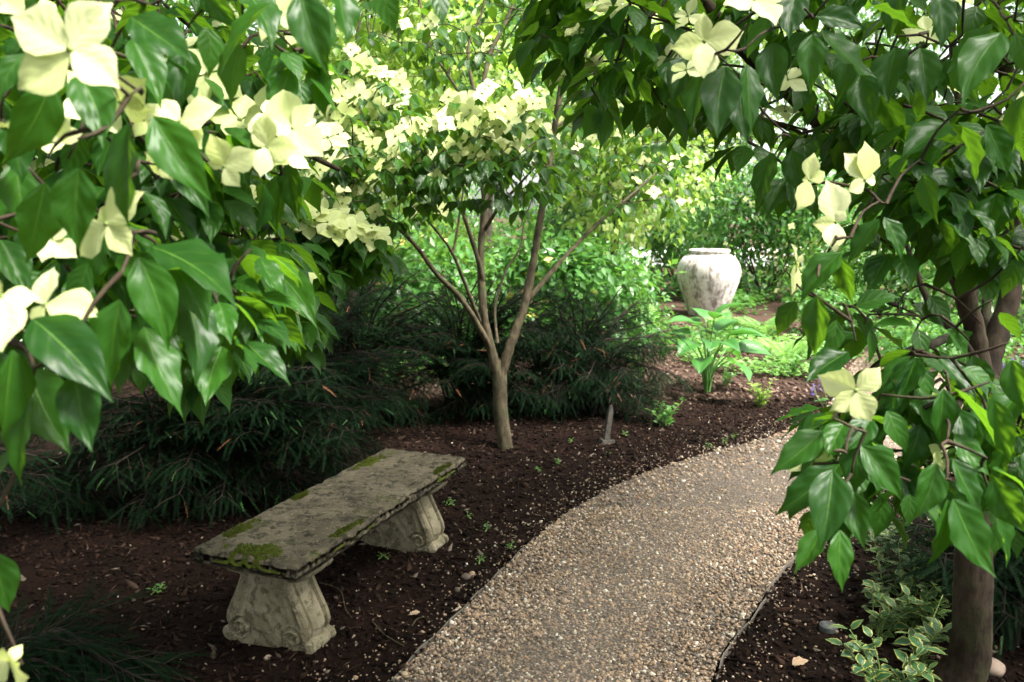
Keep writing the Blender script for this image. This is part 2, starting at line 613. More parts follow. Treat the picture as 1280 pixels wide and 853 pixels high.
# path bed
n = len(LS)
W = np.linspace(0, 1, 15)
PV = LS[:, None] * (1 - W)[None, :, None] + RS[:, None] * W[None, :, None]
PZ = .004 + .012 * np.sin(math.pi * W)[None] + .008 * nz(PV[..., 0], PV[..., 1], 4, 9, 3)
idx = np.arange(n * 15).reshape(n, 15)
PF = np.stack([idx[:-1, :-1], idx[:-1, 1:], idx[1:, 1:], idx[1:, :-1]], -1).reshape(-1, 4)
tag(put('gravel_path', np_mesh('gravel_path', np.concatenate([PV, PZ[..., None]], -1).reshape(-1, 3), PF, M['grit'])), 'curving garden path of tan pea gravel', None, kind='structure')

# pavement far behind the shrubs, lit by the open sky
pv = np.array([(-60, 26, .03), (70, 26, .03), (70, 40, .03), (-60, 40, .03)])
tag(put('pavement', np_mesh('pavement', pv, np.array([[0, 1, 2, 3]]), M['pave'])), 'pale sunlit pavement seen through gaps behind the shrubs', None, kind='structure')


# templates of small stones
def ico():
    p = (1 + 5 ** .5) / 2
    V = np.array([(-1, p, 0), (1, p, 0), (-1, -p, 0), (1, -p, 0), (0, -1, p), (0, 1, p), (0, -1, -p), (0, 1, -p), (p, 0, -1), (p, 0, 1), (-p, 0, -1), (-p, 0, 1)], float)
    V = unit(V)
    Fc = np.array([(0, 11, 5), (0, 5, 1), (0, 1, 7), (0, 7, 10), (0, 10, 11), (1, 5, 9), (5, 11, 4), (11, 10, 2), (10, 7, 6), (7, 1, 8), (3, 9, 4), (3, 4, 2), (3, 2, 6), (3, 6, 8), (3, 8, 9), (4, 9, 5), (2, 4, 11), (6, 2, 10), (8, 6, 7), (9, 8, 1)])
    return V, Fc, np.zeros((12, 2))


def octa():
    V = np.array([(1, 0, 0), (-1, 0, 0), (0, 1, 0), (0, -1, 0), (0, 0, 1), (0, 0, -1)], float)
    Fc = np.array([(0, 2, 4), (2, 1, 4), (1, 3, 4), (3, 0, 4), (2, 0, 5), (1, 2, 5), (3, 1, 5), (0, 3, 5)])
    return V, Fc, np.zeros((6, 2))


ICO, OCT = ico(), octa()


def rotz(a):
    c, s, o, z = np.cos(a), np.sin(a), np.ones_like(a), np.zeros_like(a)
    return np.stack([np.stack([c, -s, z], 1), np.stack([s, c, z], 1), np.stack([z, z, o], 1)], 1)


def stones(n, xr, yr, size, keep, tpl, zoff=.4):
    x, y = RNG.uniform(*xr, n), RNG.uniform(*yr, n)
    k = keep(x, y)
    x, y = x[k], y[k]
    m = len(x)
    s = size * np.exp(RNG.normal(0, .30, m))
    sc = np.stack([s * RNG.uniform(.8, 1.25, m), s * RNG.uniform(.65, 1.0, m), s * RNG.uniform(.45, .8, m)], 1)
    R = np.einsum('nij,njk->nik', rotz(RNG.uniform(0, 6.28, m)), small_tilt(m, .45))
    return R * sc[:, None, :], x, y, s


def small_tilt(n, a):
    ax, ay = RNG.normal(0, a, n), RNG.normal(0, a, n)
    o, z = np.ones(n), np.zeros(n)
    Rx = np.stack([np.stack([o, z, z], 1), np.stack([z, np.cos(ax), -np.sin(ax)], 1), np.stack([z, np.sin(ax), np.cos(ax)], 1)], 1)
    Ry = np.stack([np.stack([np.cos(ay), z, np.sin(ay)], 1), np.stack([z, o, z], 1), np.stack([-np.sin(ay), z, np.cos(ay)], 1)], 1)
    return np.einsum('nij,njk->nik', Rx, Ry)


inpath = lambda x, y: in_poly(x, y, PATH_POLY)
Ms, ts = [], []
M3, x, y, s = stones(84000, (-.9, 3.2), (2.2, 4.6), .0080, inpath, OCT)
z = .010 + .008 * nz(x, y, 4, 9, 3) + RNG.uniform(-.002, .007, len(x))
me = join('gravel_near', OCT, M3, np.stack([x, y, z], 1), M['pebble'])
tag(put('gravel', me, kind='stuff'), 'loose tan, grey and white pebbles on the near stretch of path', 'gravel')
M3, x, y, s = stones(64000, (.1, 6.0), (4.6, 10.4), .0096, inpath, OCT)
z = .010 + .008 * nz(x, y, 4, 9, 3) + RNG.uniform(-.002, .007, len(x))
me = join('gravel_far', OCT, M3, np.stack([x, y, z], 1), M['pebble'])
tag(put('gravel', me, kind='stuff'), 'loose tan pebbles on the far bend of the path', 'gravel')

# bark chips on the beds
def bed(x, y):
    return ~in_poly(x, y, PATH_POLY) & (np.abs((x) / np.maximum(y, .1)) < .75)


M3, x, y, s = stones(32000, (-3.2, 4.6), (2.3, 7.5), .0115, bed, OCT)
el = RNG.uniform(.9, 2.4, len(x))
M3 = M3.copy()
M3[:, :, 0] *= el[:, None]
M3[:, :, 2] *= .75
me = join('bark_mulch', OCT, M3, np.stack([x, y, ground_z(x, y) + .003], 1), M['chip'])
M3, x, y, s = stones(2200, (-3.2, 4.6), (2.3, 7.5), .008, bed, OCT)
M3 = M3.copy()
M3[:, :, 0] *= RNG.uniform(2.5, 5.5, len(x))[:, None]
M3[:, :, 1] *= .7
M3[:, :, 2] *= .5
tag(put('shredded_bark', join('shredded_bark', OCT, M3, np.stack([x, y, ground_z(x, y) + .009], 1), M['strip']), kind='stuff'), 'longer shredded bark strips lying over the mulch', 'mulch')
tag(put('bark_mulch', me, kind='stuff'), 'small dark bark chips and grit strewn over the beds', 'mulch')

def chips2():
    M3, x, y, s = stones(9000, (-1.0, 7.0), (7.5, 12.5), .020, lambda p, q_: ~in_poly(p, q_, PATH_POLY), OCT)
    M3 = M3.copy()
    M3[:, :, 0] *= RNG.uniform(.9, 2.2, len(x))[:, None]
    return join('sunlit_tone_mulch', OCT, M3, np.stack([x, y, ground_z(x, y) + .004], 1), M['chip2'])


tag(put('sunlit_tone_mulch', chips2(), kind='stuff'), 'bark chips tinted paler as if sunlit around the hosta and the urn', 'mulch')

# stray gravel that has spilled on to the bed beside the path
M3, x, y, s = stones(70000, (-2.2, 3.8), (2.4, 7.0), .0055, lambda a, b: (~in_poly(a, b, PATH_POLY)) & (RNG.random(len(a)) < .6 * np.exp(-edge_dist(a, b) / .16) + .05 * np.exp(-edge_dist(a, b) / .6) + .005), OCT)
me = join('stray_gravel', OCT, M3, np.stack([x, y, ground_z(x, y) + .005], 1), M['pebble'])
tag(put('stray_gravel', me, kind='stuff'), 'stray pale pebbles spilled from the path into the mulch', 'gravel')


# edging strips along the path
def strip(P, z0, z1, w):
    P = np.asarray(P, float)
    T = unit(np.gradient(P, axis=0))
    N = np.stack([-T[:, 1], T[:, 0]], 1)
    a, b = P + N * w / 2, P - N * w / 2
    zz = np.asarray(z1) * np.ones(len(P))
    ring = np.stack([np.c_[a, np.full(len(P), z0)], np.c_[a, zz], np.c_[b, zz], np.c_[b, np.full(len(P), z0)]], 1)
    V = ring.reshape(-1, 3)
    Fq = []
    for i in range(len(P) - 1):
        for j in range(3):
            Fq.append((i * 4 + j, (i + 1) * 4 + j, (i + 1) * 4 + j + 1, i * 4 + j + 1))
    Fq += [(0, 1, 2, 3), tuple(range(len(V) - 4, len(V)))]
    return V, np.array(Fq)


def edging(src, lo, hi, off, label, dz=0.0):
    P = src[(src[:, 1] > lo) & (src[:, 1] < hi)]
    T = unit(np.gradient(P, axis=0))
    P = P + np.stack([-T[:, 1], T[:, 0]], 1) * off
    s = np.arange(len(P))
    mb = MB()
    mb.add(*strip(P, -.05, .017 + dz + .005 * np.sin(s * .7), .006))
    tag(put('path_edging', mb.mesh('path_edging', M['steel'], smooth=False)), label, 'edging', 'thin strips edging the path')


LS2, RS2 = resample(LS, 500), resample(RS, 500)
edging(LS2, 1.2, 4.15, .006, 'thin grey edging strip between bench bed and gravel')
edging(RS2, 3.50, 4.5, -.006, 'thin grey edging strip below the drooping dogwood leaves', .006)
edging(RS2, 1.2, 3.56, -.016, 'half buried edging strip nearest to the dark round cap')

# ------------------------------------------------------------------ stone bench
def grid_faces(a, b, wrap=False):
    idx = np.arange(a * b).reshape(a, b)
    if wrap:
        idx = np.concatenate([idx, idx[:, :1]], 1)
    return np.stack([idx[:-1, :-1], idx[:-1, 1:], idx[1:, 1:], idx[1:, :-1]], -1).reshape(-1, 4)


def fbm(P, s, seed=0.0):
    return np.array([noise.fractal(Vector((p[0] * s + seed, p[1] * s - seed, p[2] * s)), 1.0, 2.0, 4) for p in P])


BC, BA = np.array((-.735, 3.63)), math.radians(68.5)
BL, BW, BT, BH = 1.48, .485, .066, .428
bench = empty('stone_bench', (BC[0], BC[1], 0))
tag(bench, 'weathered mossy stone garden bench with scrolled supports beside the path', 'bench')
BM = Matrix.Translation((BC[0], BC[1], 0)) @ Matrix.Rotation(BA, 4, 'Z')        # local x = long axis, y = away from the path


def slab_mesh():
    na, nb = 132, 46
    A, Bq = np.linspace(-1, 1, na), np.linspace(-1, 1, nb)
    A = np.sign(A) * (1 - (1 - np.abs(A)) ** 1.25)
    Bq = np.sign(Bq) * (1 - (1 - np.abs(Bq)) ** 1.3)
    rings = []
    # rings from bottom outline over the rounded edge to the top: superposed grid, top sheet and bottom sheet
    X, Y = np.meshgrid(A * BL / 2, Bq * BW / 2, indexing='ij')
    ex = np.minimum(BL / 2 - np.abs(X), BW / 2 - np.abs(Y))
    prof = np.sqrt(np.clip(1 - (1 - np.clip(ex / .013, 0, 1)) ** 2, 0, 1))
    top = np.stack([X, Y, BH - BT * .24 * (1 - prof)], -1)
    bot = np.stack([X, Y, BH - BT + BT * .30 * (1 - np.sqrt(np.clip(1 - (1 - np.clip(ex / .012, 0, 1)) ** 2, 0, 1)))], -1)
    V = np.concatenate([top.reshape(-1, 3), bot.reshape(-1, 3)])
    k = na * nb
    f1 = grid_faces(na, nb)[:, ::-1]
    f2 = grid_faces(na, nb) + k
    idx = np.arange(k).reshape(na, nb)
    per = np.concatenate([idx[:, 0], idx[-1, 1:], idx[::-1, -1][1:], idx[0, ::-1][1:]])
    f3 = np.stack([per[:-1], per[1:], per[1:] + k, per[:-1] + k], 1)
    e = np.r_[ex.ravel(), ex.ravel()]
    rag = np.clip(1 - e / .035, 0, 1)
    f = fbm(V, 14, 3.1)
    g = fbm(V, 45, 9.2)
    ctr = unit(np.c_[V[:, 0] * .25, V[:, 1], V[:, 2] * 0])
    V = V - ctr * (rag * (.009 * np.clip(f, -1, 1) + .006 * g + .003))[:, None]
    pits = np.clip(fbm(V, 22, 5.5) - .22, 0, 1)
    V[:k, 2] += (.0030 * g - .020 * pits)[:k] - (rag * .005 * np.abs(f))[:k]
    return np_mesh('seat_slab', V, np.concatenate([f1, f2, f3]), M['slab'])


slab = put('seat_slab', slab_mesh(), bench, BM)
slab['label'] = 'grey pitted slab with crumbling edges and moss'


def moss_patch(x0, x1, y0, y1, h, seed, side=0):
    na, nb = 44, 30
    X, Y = np.meshgrid(np.linspace(x0, x1, na), np.linspace(y0, y1, nb), indexing='ij')
    u = (X - (x0 + x1) / 2) / ((x1 - x0) / 2)
    v = (Y - (y0 + y1) / 2) / ((y1 - y0) / 2)
    rr = np.sqrt(u * u + v * v)
    P = np.stack([X, Y, 0 * X], -1).reshape(-1, 3)
    f = fbm(P, 28, seed).reshape(na, nb)
    g = fbm(P, 110, seed + 3).reshape(na, nb)
    edge = np.clip((1.0 + .55 * f - rr) * 2.2, 0, 1)
    ex = np.minimum(BL / 2 - np.abs(X), BW / 2 - np.abs(Y))
    drop = np.where(ex < .02, (np.clip(.02 - ex, 0, .06)) * .9, 0)
    Z = BH - .016 - drop + edge * (.016 + h * (.6 + .5 * f + .4 * g))
    over = ex < 0
    Z = np.where(over, np.clip(Z, BH - BT + .01, None), Z)
    sx = np.clip(np.abs(X) - BL / 2 - .004, 0, None) * np.sign(X)
    sy = np.clip(np.abs(Y) - BW / 2 - .004, 0, None) * np.sign(Y)
    V = np.stack([X - sx, Y - sy, Z], -1).reshape(-1, 3)
    me = np_mesh('moss_patch', V, grid_faces(na, nb)[:, ::-1], M['moss'])
    mp_ = put('moss_patch', me, slab, BM)
    # short upright shoots that make the cushion fuzzy
    gg = np.random.default_rng(int(seed * 10))
    ok = np.flatnonzero((edge > .45).ravel())
    ii = gg.choice(ok, 1300)
    Bq = V[ii] + np.c_[gg.normal(0, .003, (1300, 2)), np.full(1300, -.002)]
    d = unit(np.c_[gg.normal(0, .45, (1300, 2)), np.ones(1300)])
    put('moss_shoots', join('moss_shoots', (np.array([(-.22, 0, 0), (.22, 0, 0), (0, 1, 0)], float), np.array([(0, 1, 2)]), np.zeros((3, 2))), frames(Bq, Bq + d * gg.uniform(.005, .011, (1300, 1)), gg.normal(0, 1, (1300, 3))), Bq, M['moss']), slab, BM, 'stuff')


moss_patch(-.745, -.60, -.17, .13, .010, 1.0)
moss_patch(-.66, -.40, .150, .235, .008, 2.0)
moss_patch(.33, .60, .13, .235, .010, 3.0)
moss_patch(-.50, -.20, -.245, -.185, .006, 4.0)
moss_patch(.40, .62, -.245, -.19, .006, 5.0)
moss_patch(-.20, .0, .17, .235, .005, 6.0)

ZP = [0, .015, .035, .055, .064, .072, .10, .13, .17, .21, .25, .28, .297, .306, .322, .340, .356, .3635]
WP = [.190, .210, .218, .210, .184, .190, .197, .190, .171, .150, .131, .119, .116, .156, .200, .212, .202, .18]


def support_mesh():
    nz_, nx = 84, 46
    z = np.linspace(0, .3635, nz_)
    w = np.interp(z, ZP, WP)
    th = .080
    gs = np.array([-1, -.92, -.72, -.62, -.5, -.2, 0, .2, .5, .62, .72, .92])
    goff = np.array([-.006, 0, 0, -.022, -.004, .004, .006, .004, -.004, -.022, 0, 0])
    fx = np.linspace(1, -1, nx)
    rows = []
    for zi, wi in zip(z, w):
        scroll = 1 if (zi < .062 or zi > .303) else 0
        go = goff * (.35 if scroll else 1)
        tt = th * (1.08 if zi > .303 else 1.0)
        right = np.stack([gs * tt, wi + go], 1)                      # +y edge, x from - to +
        fy = fx * wi
        # carving on the broad faces
        fr = np.abs(fx)
        rel = .006 * np.exp(-((fr - .86) / .05) ** 2) - .006 * np.exp(-((fr - .72) / .05) ** 2) + .004 * np.exp(-((fr - .62) / .04) ** 2)
        for cy_, cz_ in ((.125, .070), (-.125, .070), (.085, .262), (-.085, .262)):
            k = .62 if cz_ > .2 else 1.1
            d = np.hypot(fy - cy_, zi - cz_) / k
            an = np.arctan2(zi - cz_, (fy - cy_) * np.sign(cy_))
            rel = np.where(d < .052, (.012 * k) * np.cos(2 * math.pi * (d / .022 - an / (2 * math.pi))) * np.clip((.055 - d) / .02, 0, 1), rel)
        mid = np.exp(-(fy / .055) ** 2) * np.clip((zi - .05) / .05, 0, 1) * np.clip((.30 - zi) / .06, 0, 1)
        rel = rel + mid * (.006 + .005 * np.sin(zi * 95 + np.abs(fy) * 60) * np.cos(fy * 60))
        if zi > .303:
            rel = rel * 0 + .004
        front = np.stack([tt + rel, fy], 1)                           # +x face, y from + to -
        left = np.stack([-gs * tt, -(wi + go)], 1)
        back = np.stack([-(tt + rel), -fy], 1)
        ring = np.concatenate([right, front[1:-1], left, back[1:-1]])
        rows.append(np.c_[ring, np.full(len(ring), zi)])
    V = np.array(rows)
    m = V.shape[1]
    V = V.reshape(-1, 3)
    V[:, :2] += (.0022 * fbm(V, 40, 2.0))[:, None]
    return np_mesh('support', V, grid_faces(nz_, m, True), M['support'], smooth=False)


sup = support_mesh()
for sx, lab in ((-.545, None), (.49, None)):
    put('support', sup, bench, BM @ Matrix.Translation((sx, 0, -.002)))

# ------------------------------------------------------------------ urn
ub = gnd(884, 396)
UZ = 1.12
prof = [(.0, .0), (.27, .0), (.283, .02), (.295, .06), (.345, .22), (.415, .42), (.465, .58), (.490, .70), (.492, .79), (.474, .88), (.428, .96), (.365, 1.015), (.31, 1.045)]
prof = [(r_ * 1.03, z_) for r_, z_ in prof]
rimp = [(.315, 1.040), (.302, 1.055), (.318, 1.070), (.332, 1.088), (.328, 1.108), (.308, 1.12), (.275, 1.115), (.262, 1.09), (.275, 1.0), (.29, .9)]


def lathe(name, pr, mat, ribs=0.0, seed=0):
    pr = spline(np.array(pr, float), 4)
    seg = 72
    a = np.linspace(0, 2 * math.pi, seg, endpoint=False)
    R = pr[:, :1] * (1 + ribs * np.sin(a * 9)[None] * np.clip(pr[:, 1:] - .1, 0, 1) * (pr[:, :1] > .05))
    V = np.stack([R * np.cos(a)[None], R * np.sin(a)[None], pr[:, 1:] * np.ones((1, seg))], -1).reshape(-1, 3)
    V += (.006 * fbm(V, 5, seed))[:, None] * np.c_[V[:, :2], 0 * V[:, 2:]]
    return np_mesh(name, V, grid_faces(len(pr), seg, True), mat)


urn = empty('garden_urn', (ub[0], ub[1], -.02))
tag(urn, 'tall whitewashed clay urn with grey weathered streaks among the shrubs', 'urn')
UM = Matrix.Translation((ub[0], ub[1], -.02))
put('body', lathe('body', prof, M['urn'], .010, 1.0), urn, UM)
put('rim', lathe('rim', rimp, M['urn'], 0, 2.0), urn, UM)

# ------------------------------------------------------------------ leaf templates
LT = [0, .04, .10, .18, .27, .36, .46, .56, .66, .75, .83, .89, .94, .975, 1.0]
LW = [.02, .12, .25, .38, .46, .49, .475, .42, .335, .235, .135, .075, .040, .020, .004]


def leaf_tpl(nu, ts, width, fold, droop, wave, seed, tipcurl=.1, prof=None):
    g = np.random.default_rng(seed)
    ts = np.asarray(ts, float)
    w = np.interp(ts, *(prof or (LT, LW))) * width
    us = np.linspace(-1, 1, nu)
    ph, ph2 = g.uniform(0, 6.28, 2)
    bend = g.uniform(-.06, .06)
    Tt, Uu = np.meshgrid(ts, us, indexing='ij')
    X = Uu * w[:, None] + bend * np.sin(Tt * math.pi) * 1.0
    au = np.abs(Uu)
    Z = fold * au * w[:, None] * (1 - .55 * au) + wave * np.sin(Tt * 19 + ph + (Uu > 0) * ph2) * au ** 2 * np.sin(Tt * math.pi) - droop * (Tt ** 2 - Tt * .35) - tipcurl * np.clip(Tt - .8, 0, 1) ** 1.4
    V = np.stack([X, Tt, Z], -1).reshape(-1, 3)
    return V, grid_faces(len(ts), nu)[:, ::-1], np.stack([Uu, Tt], -1).reshape(-1, 2)


LEAF_HI = [leaf_tpl(7, LT, g[0], g[1], g[2], g[3], i, g[4]) for i, g in enumerate([
    (.50, .85, .06, .034, .2), (.47, .7, .14, .045, .4), (.53, .75, .0, .050, .1), (.49, 1.05, .10, .030, .5),
    (.45, .5, .22, .042, .0), (.54, .65, .04, .055, .3), (.48, .95, .14, .026, .2), (.51, .6, .02, .046, -.6)])]
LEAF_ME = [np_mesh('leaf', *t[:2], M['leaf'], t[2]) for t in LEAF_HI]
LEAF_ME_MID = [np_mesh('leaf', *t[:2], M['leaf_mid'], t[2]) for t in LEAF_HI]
LT5 = [0, .12, .36, .66, .86, 1.0]
LEAF_LO = [leaf_tpl(3, LT5, .60, .5, .15, .02, 20 + i, .5) for i in range(3)]
LEAF_XLO = (np.array([(0, 0, 0), (.27, .42, .05), (0, 1, -.12), (-.27, .42, .05)], float), np.array([(0, 1, 2), (0, 2, 3)]), np.array([(0, 0), (1, .4), (0, 1), (-1, .4)], float))
BR_T = [0, .08, .2, .36, .52, .66, .8, .9, 1.0]
BR_W = [.05, .17, .34, .49, .52, .44, .25, .10, .006]
BRACT = [leaf_tpl(7, BR_T, g[0], g[1], g[2], g[3], 40 + i, g[4], (BR_T, BR_W)) for i, g in enumerate([
    (.72, .35, .06, .02, .3), (.64, .45, -.05, .03, .6), (.75, .30, .14, .03, .2), (.67, .5, -.12, .02, .8)])]
BRACT_ME = [np_mesh('bract', *t[:2], M['bract'], t[2]) for t in BRACT]


def head_mesh(stalk=.55):
    mb = MB()
    pr = np.array([(.0, -.05), (.075, -.03), (.095, .02), (.075, .075), (.03, .10), (.0, .105)])
    a = np.linspace(0, 2 * math.pi, 10, endpoint=False)
    V = np.stack([pr[:, :1] * np.cos(a), pr[:, :1] * np.sin(a), pr[:, 1:] * np.ones((1, 10))], -1)
    V[1:-1, ::2] *= np.array((1.12, 1.12, 1))
    mb.add(V.reshape(-1, 3), grid_faces(6, 10, True))
    s = spline(np.array([(0.10, 0.05, -stalk), (.03, .02, -stalk * .5), (0, 0, -.03)]), 3)
    mb.add(*tube(s, np.full(len(s), .022), 5))
    return mb


HEAD_ME = head_mesh().mesh('flower', M['head'])


def flower_tpl():
    """whole small flower: four bracts and a head, one mesh with two materials"""
    V, Fq, U = [], [], []
    n0 = 0
    ts = [0, .2, .5, .8, 1.0]
    for k in range(4):
        v, f, u = leaf_tpl(3, ts, .82, .35, .04 - .06 * (k % 2), .0, 60 + k, .4, (BR_T, BR_W))
        a = k * math.pi / 2
        c, s = math.cos(a), math.sin(a)
        v = v * np.array((.5, .5, .5)) + np.array((0, .02, .01 * (k % 2)))
        v = np.stack([v[:, 0] * c - v[:, 1] * s, v[:, 0] * s + v[:, 1] * c, v[:, 2]], 1)
        V.append(v)
        Fq.append(f + n0)
        U.append(u)
        n0 += len(v)
    mb = head_mesh(.35)
    hv, hf = np.vstack(mb.V) * .6, np.vstack(mb.F)
    nb = sum(len(f) for f in Fq)
    V.append(hv)
    U.append(np.zeros((len(hv), 2)))
    Fq.append(hf + n0)
    return np.vstack(V), np.vstack(Fq), np.vstack(U), nb


FT = flower_tpl()


def flower_me():
    me = np_mesh('flower', FT[0], FT[1], M['bract'], FT[2])
    me.materials.append(M['head'])
    mi = np.zeros(len(FT[1]), np.int32)
    mi[FT[3]:] = 1
    me.polygons.foreach_set('material_index', mi)
    return me


FLOWER_ME = flower_me()


def m4(M3, t):
    m = np.eye(4)
    m[:3, :3] = M3
    m[:3, 3] = t
    return Matrix(m.tolist())


UP = np.array((0, 0, 1.0))
CAMP = np.array((0, 0, CAMZ))


# ------------------------------------------------------------------ a dogwood: trunk, limbs, twigs, leaves, flowers
class Tree:
    def __init__(s, name, base, label, cat='tree', bark='bark_mid', leafmat='leaf', seed=1, group=None):
        s.base = np.array(base, float)
        s.root = tag(empty(name, s.base), label, cat, group)
        s.bark, s.leafmat = M[bark], leafmat
        s.sk = np.zeros((0, 3))
        s.g = np.random.default_rng(seed)
        s.leaves, s.flowers, s.tw = [], [], MB()
        s.nodes = []
        s.pending = []

    def limb(s, pts, r0, r1, name='limb', sides=10, n=7, wob=.05):
        P = spline(np.array(pts, float), n)
        t = np.linspace(0, 1, len(P))
        R = r0 + (r1 - r0) * t ** .85
        if name == 'trunk':
            R = R * (1 + .42 * np.exp(-t * 13))
        jit = s.g.normal(0, 1, P.shape) * (R * (.02 if name == 'trunk' else .06))[:, None]
        jit[0] = jit[-1] = 0
        mb = MB()
        mb.add(*tube(P + jit, R, sides, wob, int(s.g.integers(1e6))))
        put(name, mb.mesh(name, s.bark), s.root)
        s.sk = np.vstack([s.sk, resample(P, max(3, int(len(P) * 1.5)))])
        return P

    def twig(s, a, b, r0, r1, sag=.12):
        d = b - a
        L = np.linalg.norm(d)
        mid = (a + b) / 2 + UP * L * sag * s.g.uniform(-.2, 1) + s.g.normal(0, .06, 3) * L
        P = spline([a, mid, b], 2 if L < .2 else 4)
        s.tw.add(*tube(P, np.linspace(r0, r1, len(P)), 4))
        return P

    def connect(s, pts, rad=.0022, maxr=.010):
        """grow twigs so that every point hangs on the nearest piece of wood"""
        pts = [np.asarray(p, float) for p in pts]
        if not pts:
            return
        P = np.array(pts)
        left = list(range(len(P)))
        D = np.full(len(P), 1e9)
        W = np.zeros(len(P), int)

        def upd(lo):
            S = s.sk[lo:]
            for c in range(0, len(S), 400):
                dd = np.linalg.norm(P[:, None] - S[None, c:c + 400], axis=2)
                j = dd.argmin(1)
                v = dd[np.arange(len(P)), j]
                b = v < D
                D[b] = v[b]
                W[b] = j[b] + lo + c
        upd(0)
        alive = np.ones(len(P), bool)
        for _ in range(len(P)):
            i = int(np.where(alive, D, 1e9).argmin())
            alive[i] = False
            if D[i] > 1e-4:
                q = s.sk[W[i]]
                T = s.twig(q, P[i], min(maxr, rad + .006 * D[i] + .001), rad)
                lo = len(s.sk)
                s.sk = np.vstack([s.sk, resample(T, max(3, int(D[i] / .06)))[1:]])
                upd(lo)

    def leaf(s, B, T, N, kind=None):
        s.leaves.append((np.asarray(B, float), np.asarray(T, float), np.asarray(N, float)))

    def cluster(s, p, n=5, L=.09, droop=.75, flower=0.0, fn=None, spread=1.0, out=None):
        """leaves in pairs round a twig end, hanging; sometimes a flower standing above"""
        a0 = s.g.uniform(0, 6.28)
        for k in range(n):
            a = a0 + k * 2 * math.pi / n + s.g.normal(0, .3)
            h = np.array((math.cos(a), math.sin(a), 0))
            if out is not None:
                h = unit(h + .55 * np.asarray(out))
            dr = np.clip(s.g.normal(droop, .3), -.1, 2.0)
            d = unit(h * spread - UP * dr)
            B = p + h * .014 + d * .016
            T = B + d * L * s.g.uniform(.72, 1.18)
            N = unit(UP * .9 + h * (dr * .9) + s.g.normal(0, .35, 3))
            s.leaf(B, T, N)
        if s.g.random() < flower:
            nn = unit((np.array((0, 0, 1.0)) if fn is None else np.asarray(fn, float)) + s.g.normal(0, .28, 3))
            s.flowers.append((p + nn * .045 + s.g.normal(0, .012, 3), nn, L * s.g.uniform(.95, 1.25), s.g.uniform(0, 6.28), None))

    def crown(s, c, r, n, L, keep=None, droop=.75, flower=0., fn=None, nl=5, shell=.6, conn=True, outw=None):
        pts = []
        tries = 0
        while len(pts) < n and tries < 60:
            tries += 1
            v = unit(s.g.normal(size=(n * 2, 3)))
            rr = s.g.random((n * 2, 1)) ** (1 / 3)
            rr = shell + (1 - shell) * rr if shell > 0 else rr
            Q = np.asarray(c) + v * rr * np.asarray(r)
            Q = Q[Q[:, 2] > .25]
            if keep is not None:
                Q = Q[keep(Q)]
            pts += list(Q[:n - len(pts)])
        for p in pts:
            o = unit((p - np.asarray(c)) * np.array((1, 1, .2)))
            s.cluster(p, nl, L * s.g.uniform(.85, 1.15), droop, flower, fn, out=o if outw is None else outw)
        if conn:
            s.connect(pts)
        return pts

    def build(s, n_parts=300, lo_tpl=None, split_flowers=34, max_flowers=300):
        r = s.root
        if s.tw.n:
            put('twigs', s.tw.mesh('twigs', s.bark), r, kind='stuff')
        if s.leaves:
            B = np.array([l[0] for l in s.leaves])
            T = np.array([l[1] for l in s.leaves])
            N = np.array([l[2] for l in s.leaves])
            M3 = frames(B, T, N)
            px, py, d = proj((B + T) / 2)
            size = np.linalg.norm(T - B, axis=1) * F / np.maximum(d, .2)
            ok = (d > .2) & (px > -25) & (px < 1305) & (py > -25) & (py < 880)
            order = np.argsort(-np.where(ok, size, 0))
            sel = [i for i in order[:n_parts] if ok[i] and size[i] > 10]
            mes = LEAF_ME if s.leafmat == 'leaf' else LEAF_ME_MID
            pet = MB()
            for i in sel:
                put('leaf', mes[int(s.g.integers(len(mes)))], r, m4(M3[i], B[i]))
            rest = np.setdiff1d(np.arange(len(B)), sel)
            if len(rest):
                near = rest[(d[rest] < 7) & ok[rest]]
                far = np.setdiff1d(rest, near)
                for k, t in enumerate(LEAF_LO):
                    ii = near[k::3]
                    if len(ii):
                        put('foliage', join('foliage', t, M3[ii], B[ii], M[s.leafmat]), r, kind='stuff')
                if len(far):
                    put('foliage', join('foliage', LEAF_XLO, M3[far], B[far], M[s.leafmat]), r, kind='stuff')
        if s.flowers:
            fl = []
            for C, N, size, spin, tips in s.flowers:
                px, py, d = proj(C)
                v = d[0] > .2 and -30 < px[0] < 1310 and -30 < py[0] < 880
                fl.append((size * F / max(d[0], .2) if v else 0, C, N, size, spin, tips))
            fl.sort(key=lambda q: -q[0])
            rest = []
            for i, (sz, C, N, size, spin, tips) in enumerate(fl):
                N = unit(N)
                x = unit(np.cross(N, (math.cos(spin * 1.3), .3, math.sin(spin))))
                y = np.cross(N, x)
                x, y = x * math.cos(spin) + y * math.sin(spin), y * math.cos(spin) - x * math.sin(spin)
                R = np.stack([x, y, N], 1)
                if i >= max_flowers or sz < 6:
                    rest.append((R * size, C))
                    continue
                if sz > split_flowers:
                    h = put('flower', HEAD_ME, r, m4(R * size * .5 * (.85 if tips is None else .6), C))
                    for k in range(4):
                        a = spin + k * math.pi / 2 + s.g.normal(0, .08)
                        if tips is None:
                            dr = unit(R @ np.array((math.cos(a), math.sin(a), s.g.normal(.02, .16))))
                            Bq, Tq = C + dr * size * .03, C + dr * size * .54 * s.g.uniform(.9, 1.1)
                            nn = N
                        else:
                            Tq = np.asarray(tips[k])
                            Bq = C + (Tq - C) * .03
                            nn = unit(N + s.g.normal(0, .15, 3))
                        fm = frames(Bq[None], Tq[None], unit(nn)[None], 1.0 if tips is None else 1.05)
                        put('bract', BRACT_ME[int(s.g.integers(4))], h, m4(fm[0], Bq))
                else:
                    put('flower', FLOWER_ME, r, m4(R * size, C))
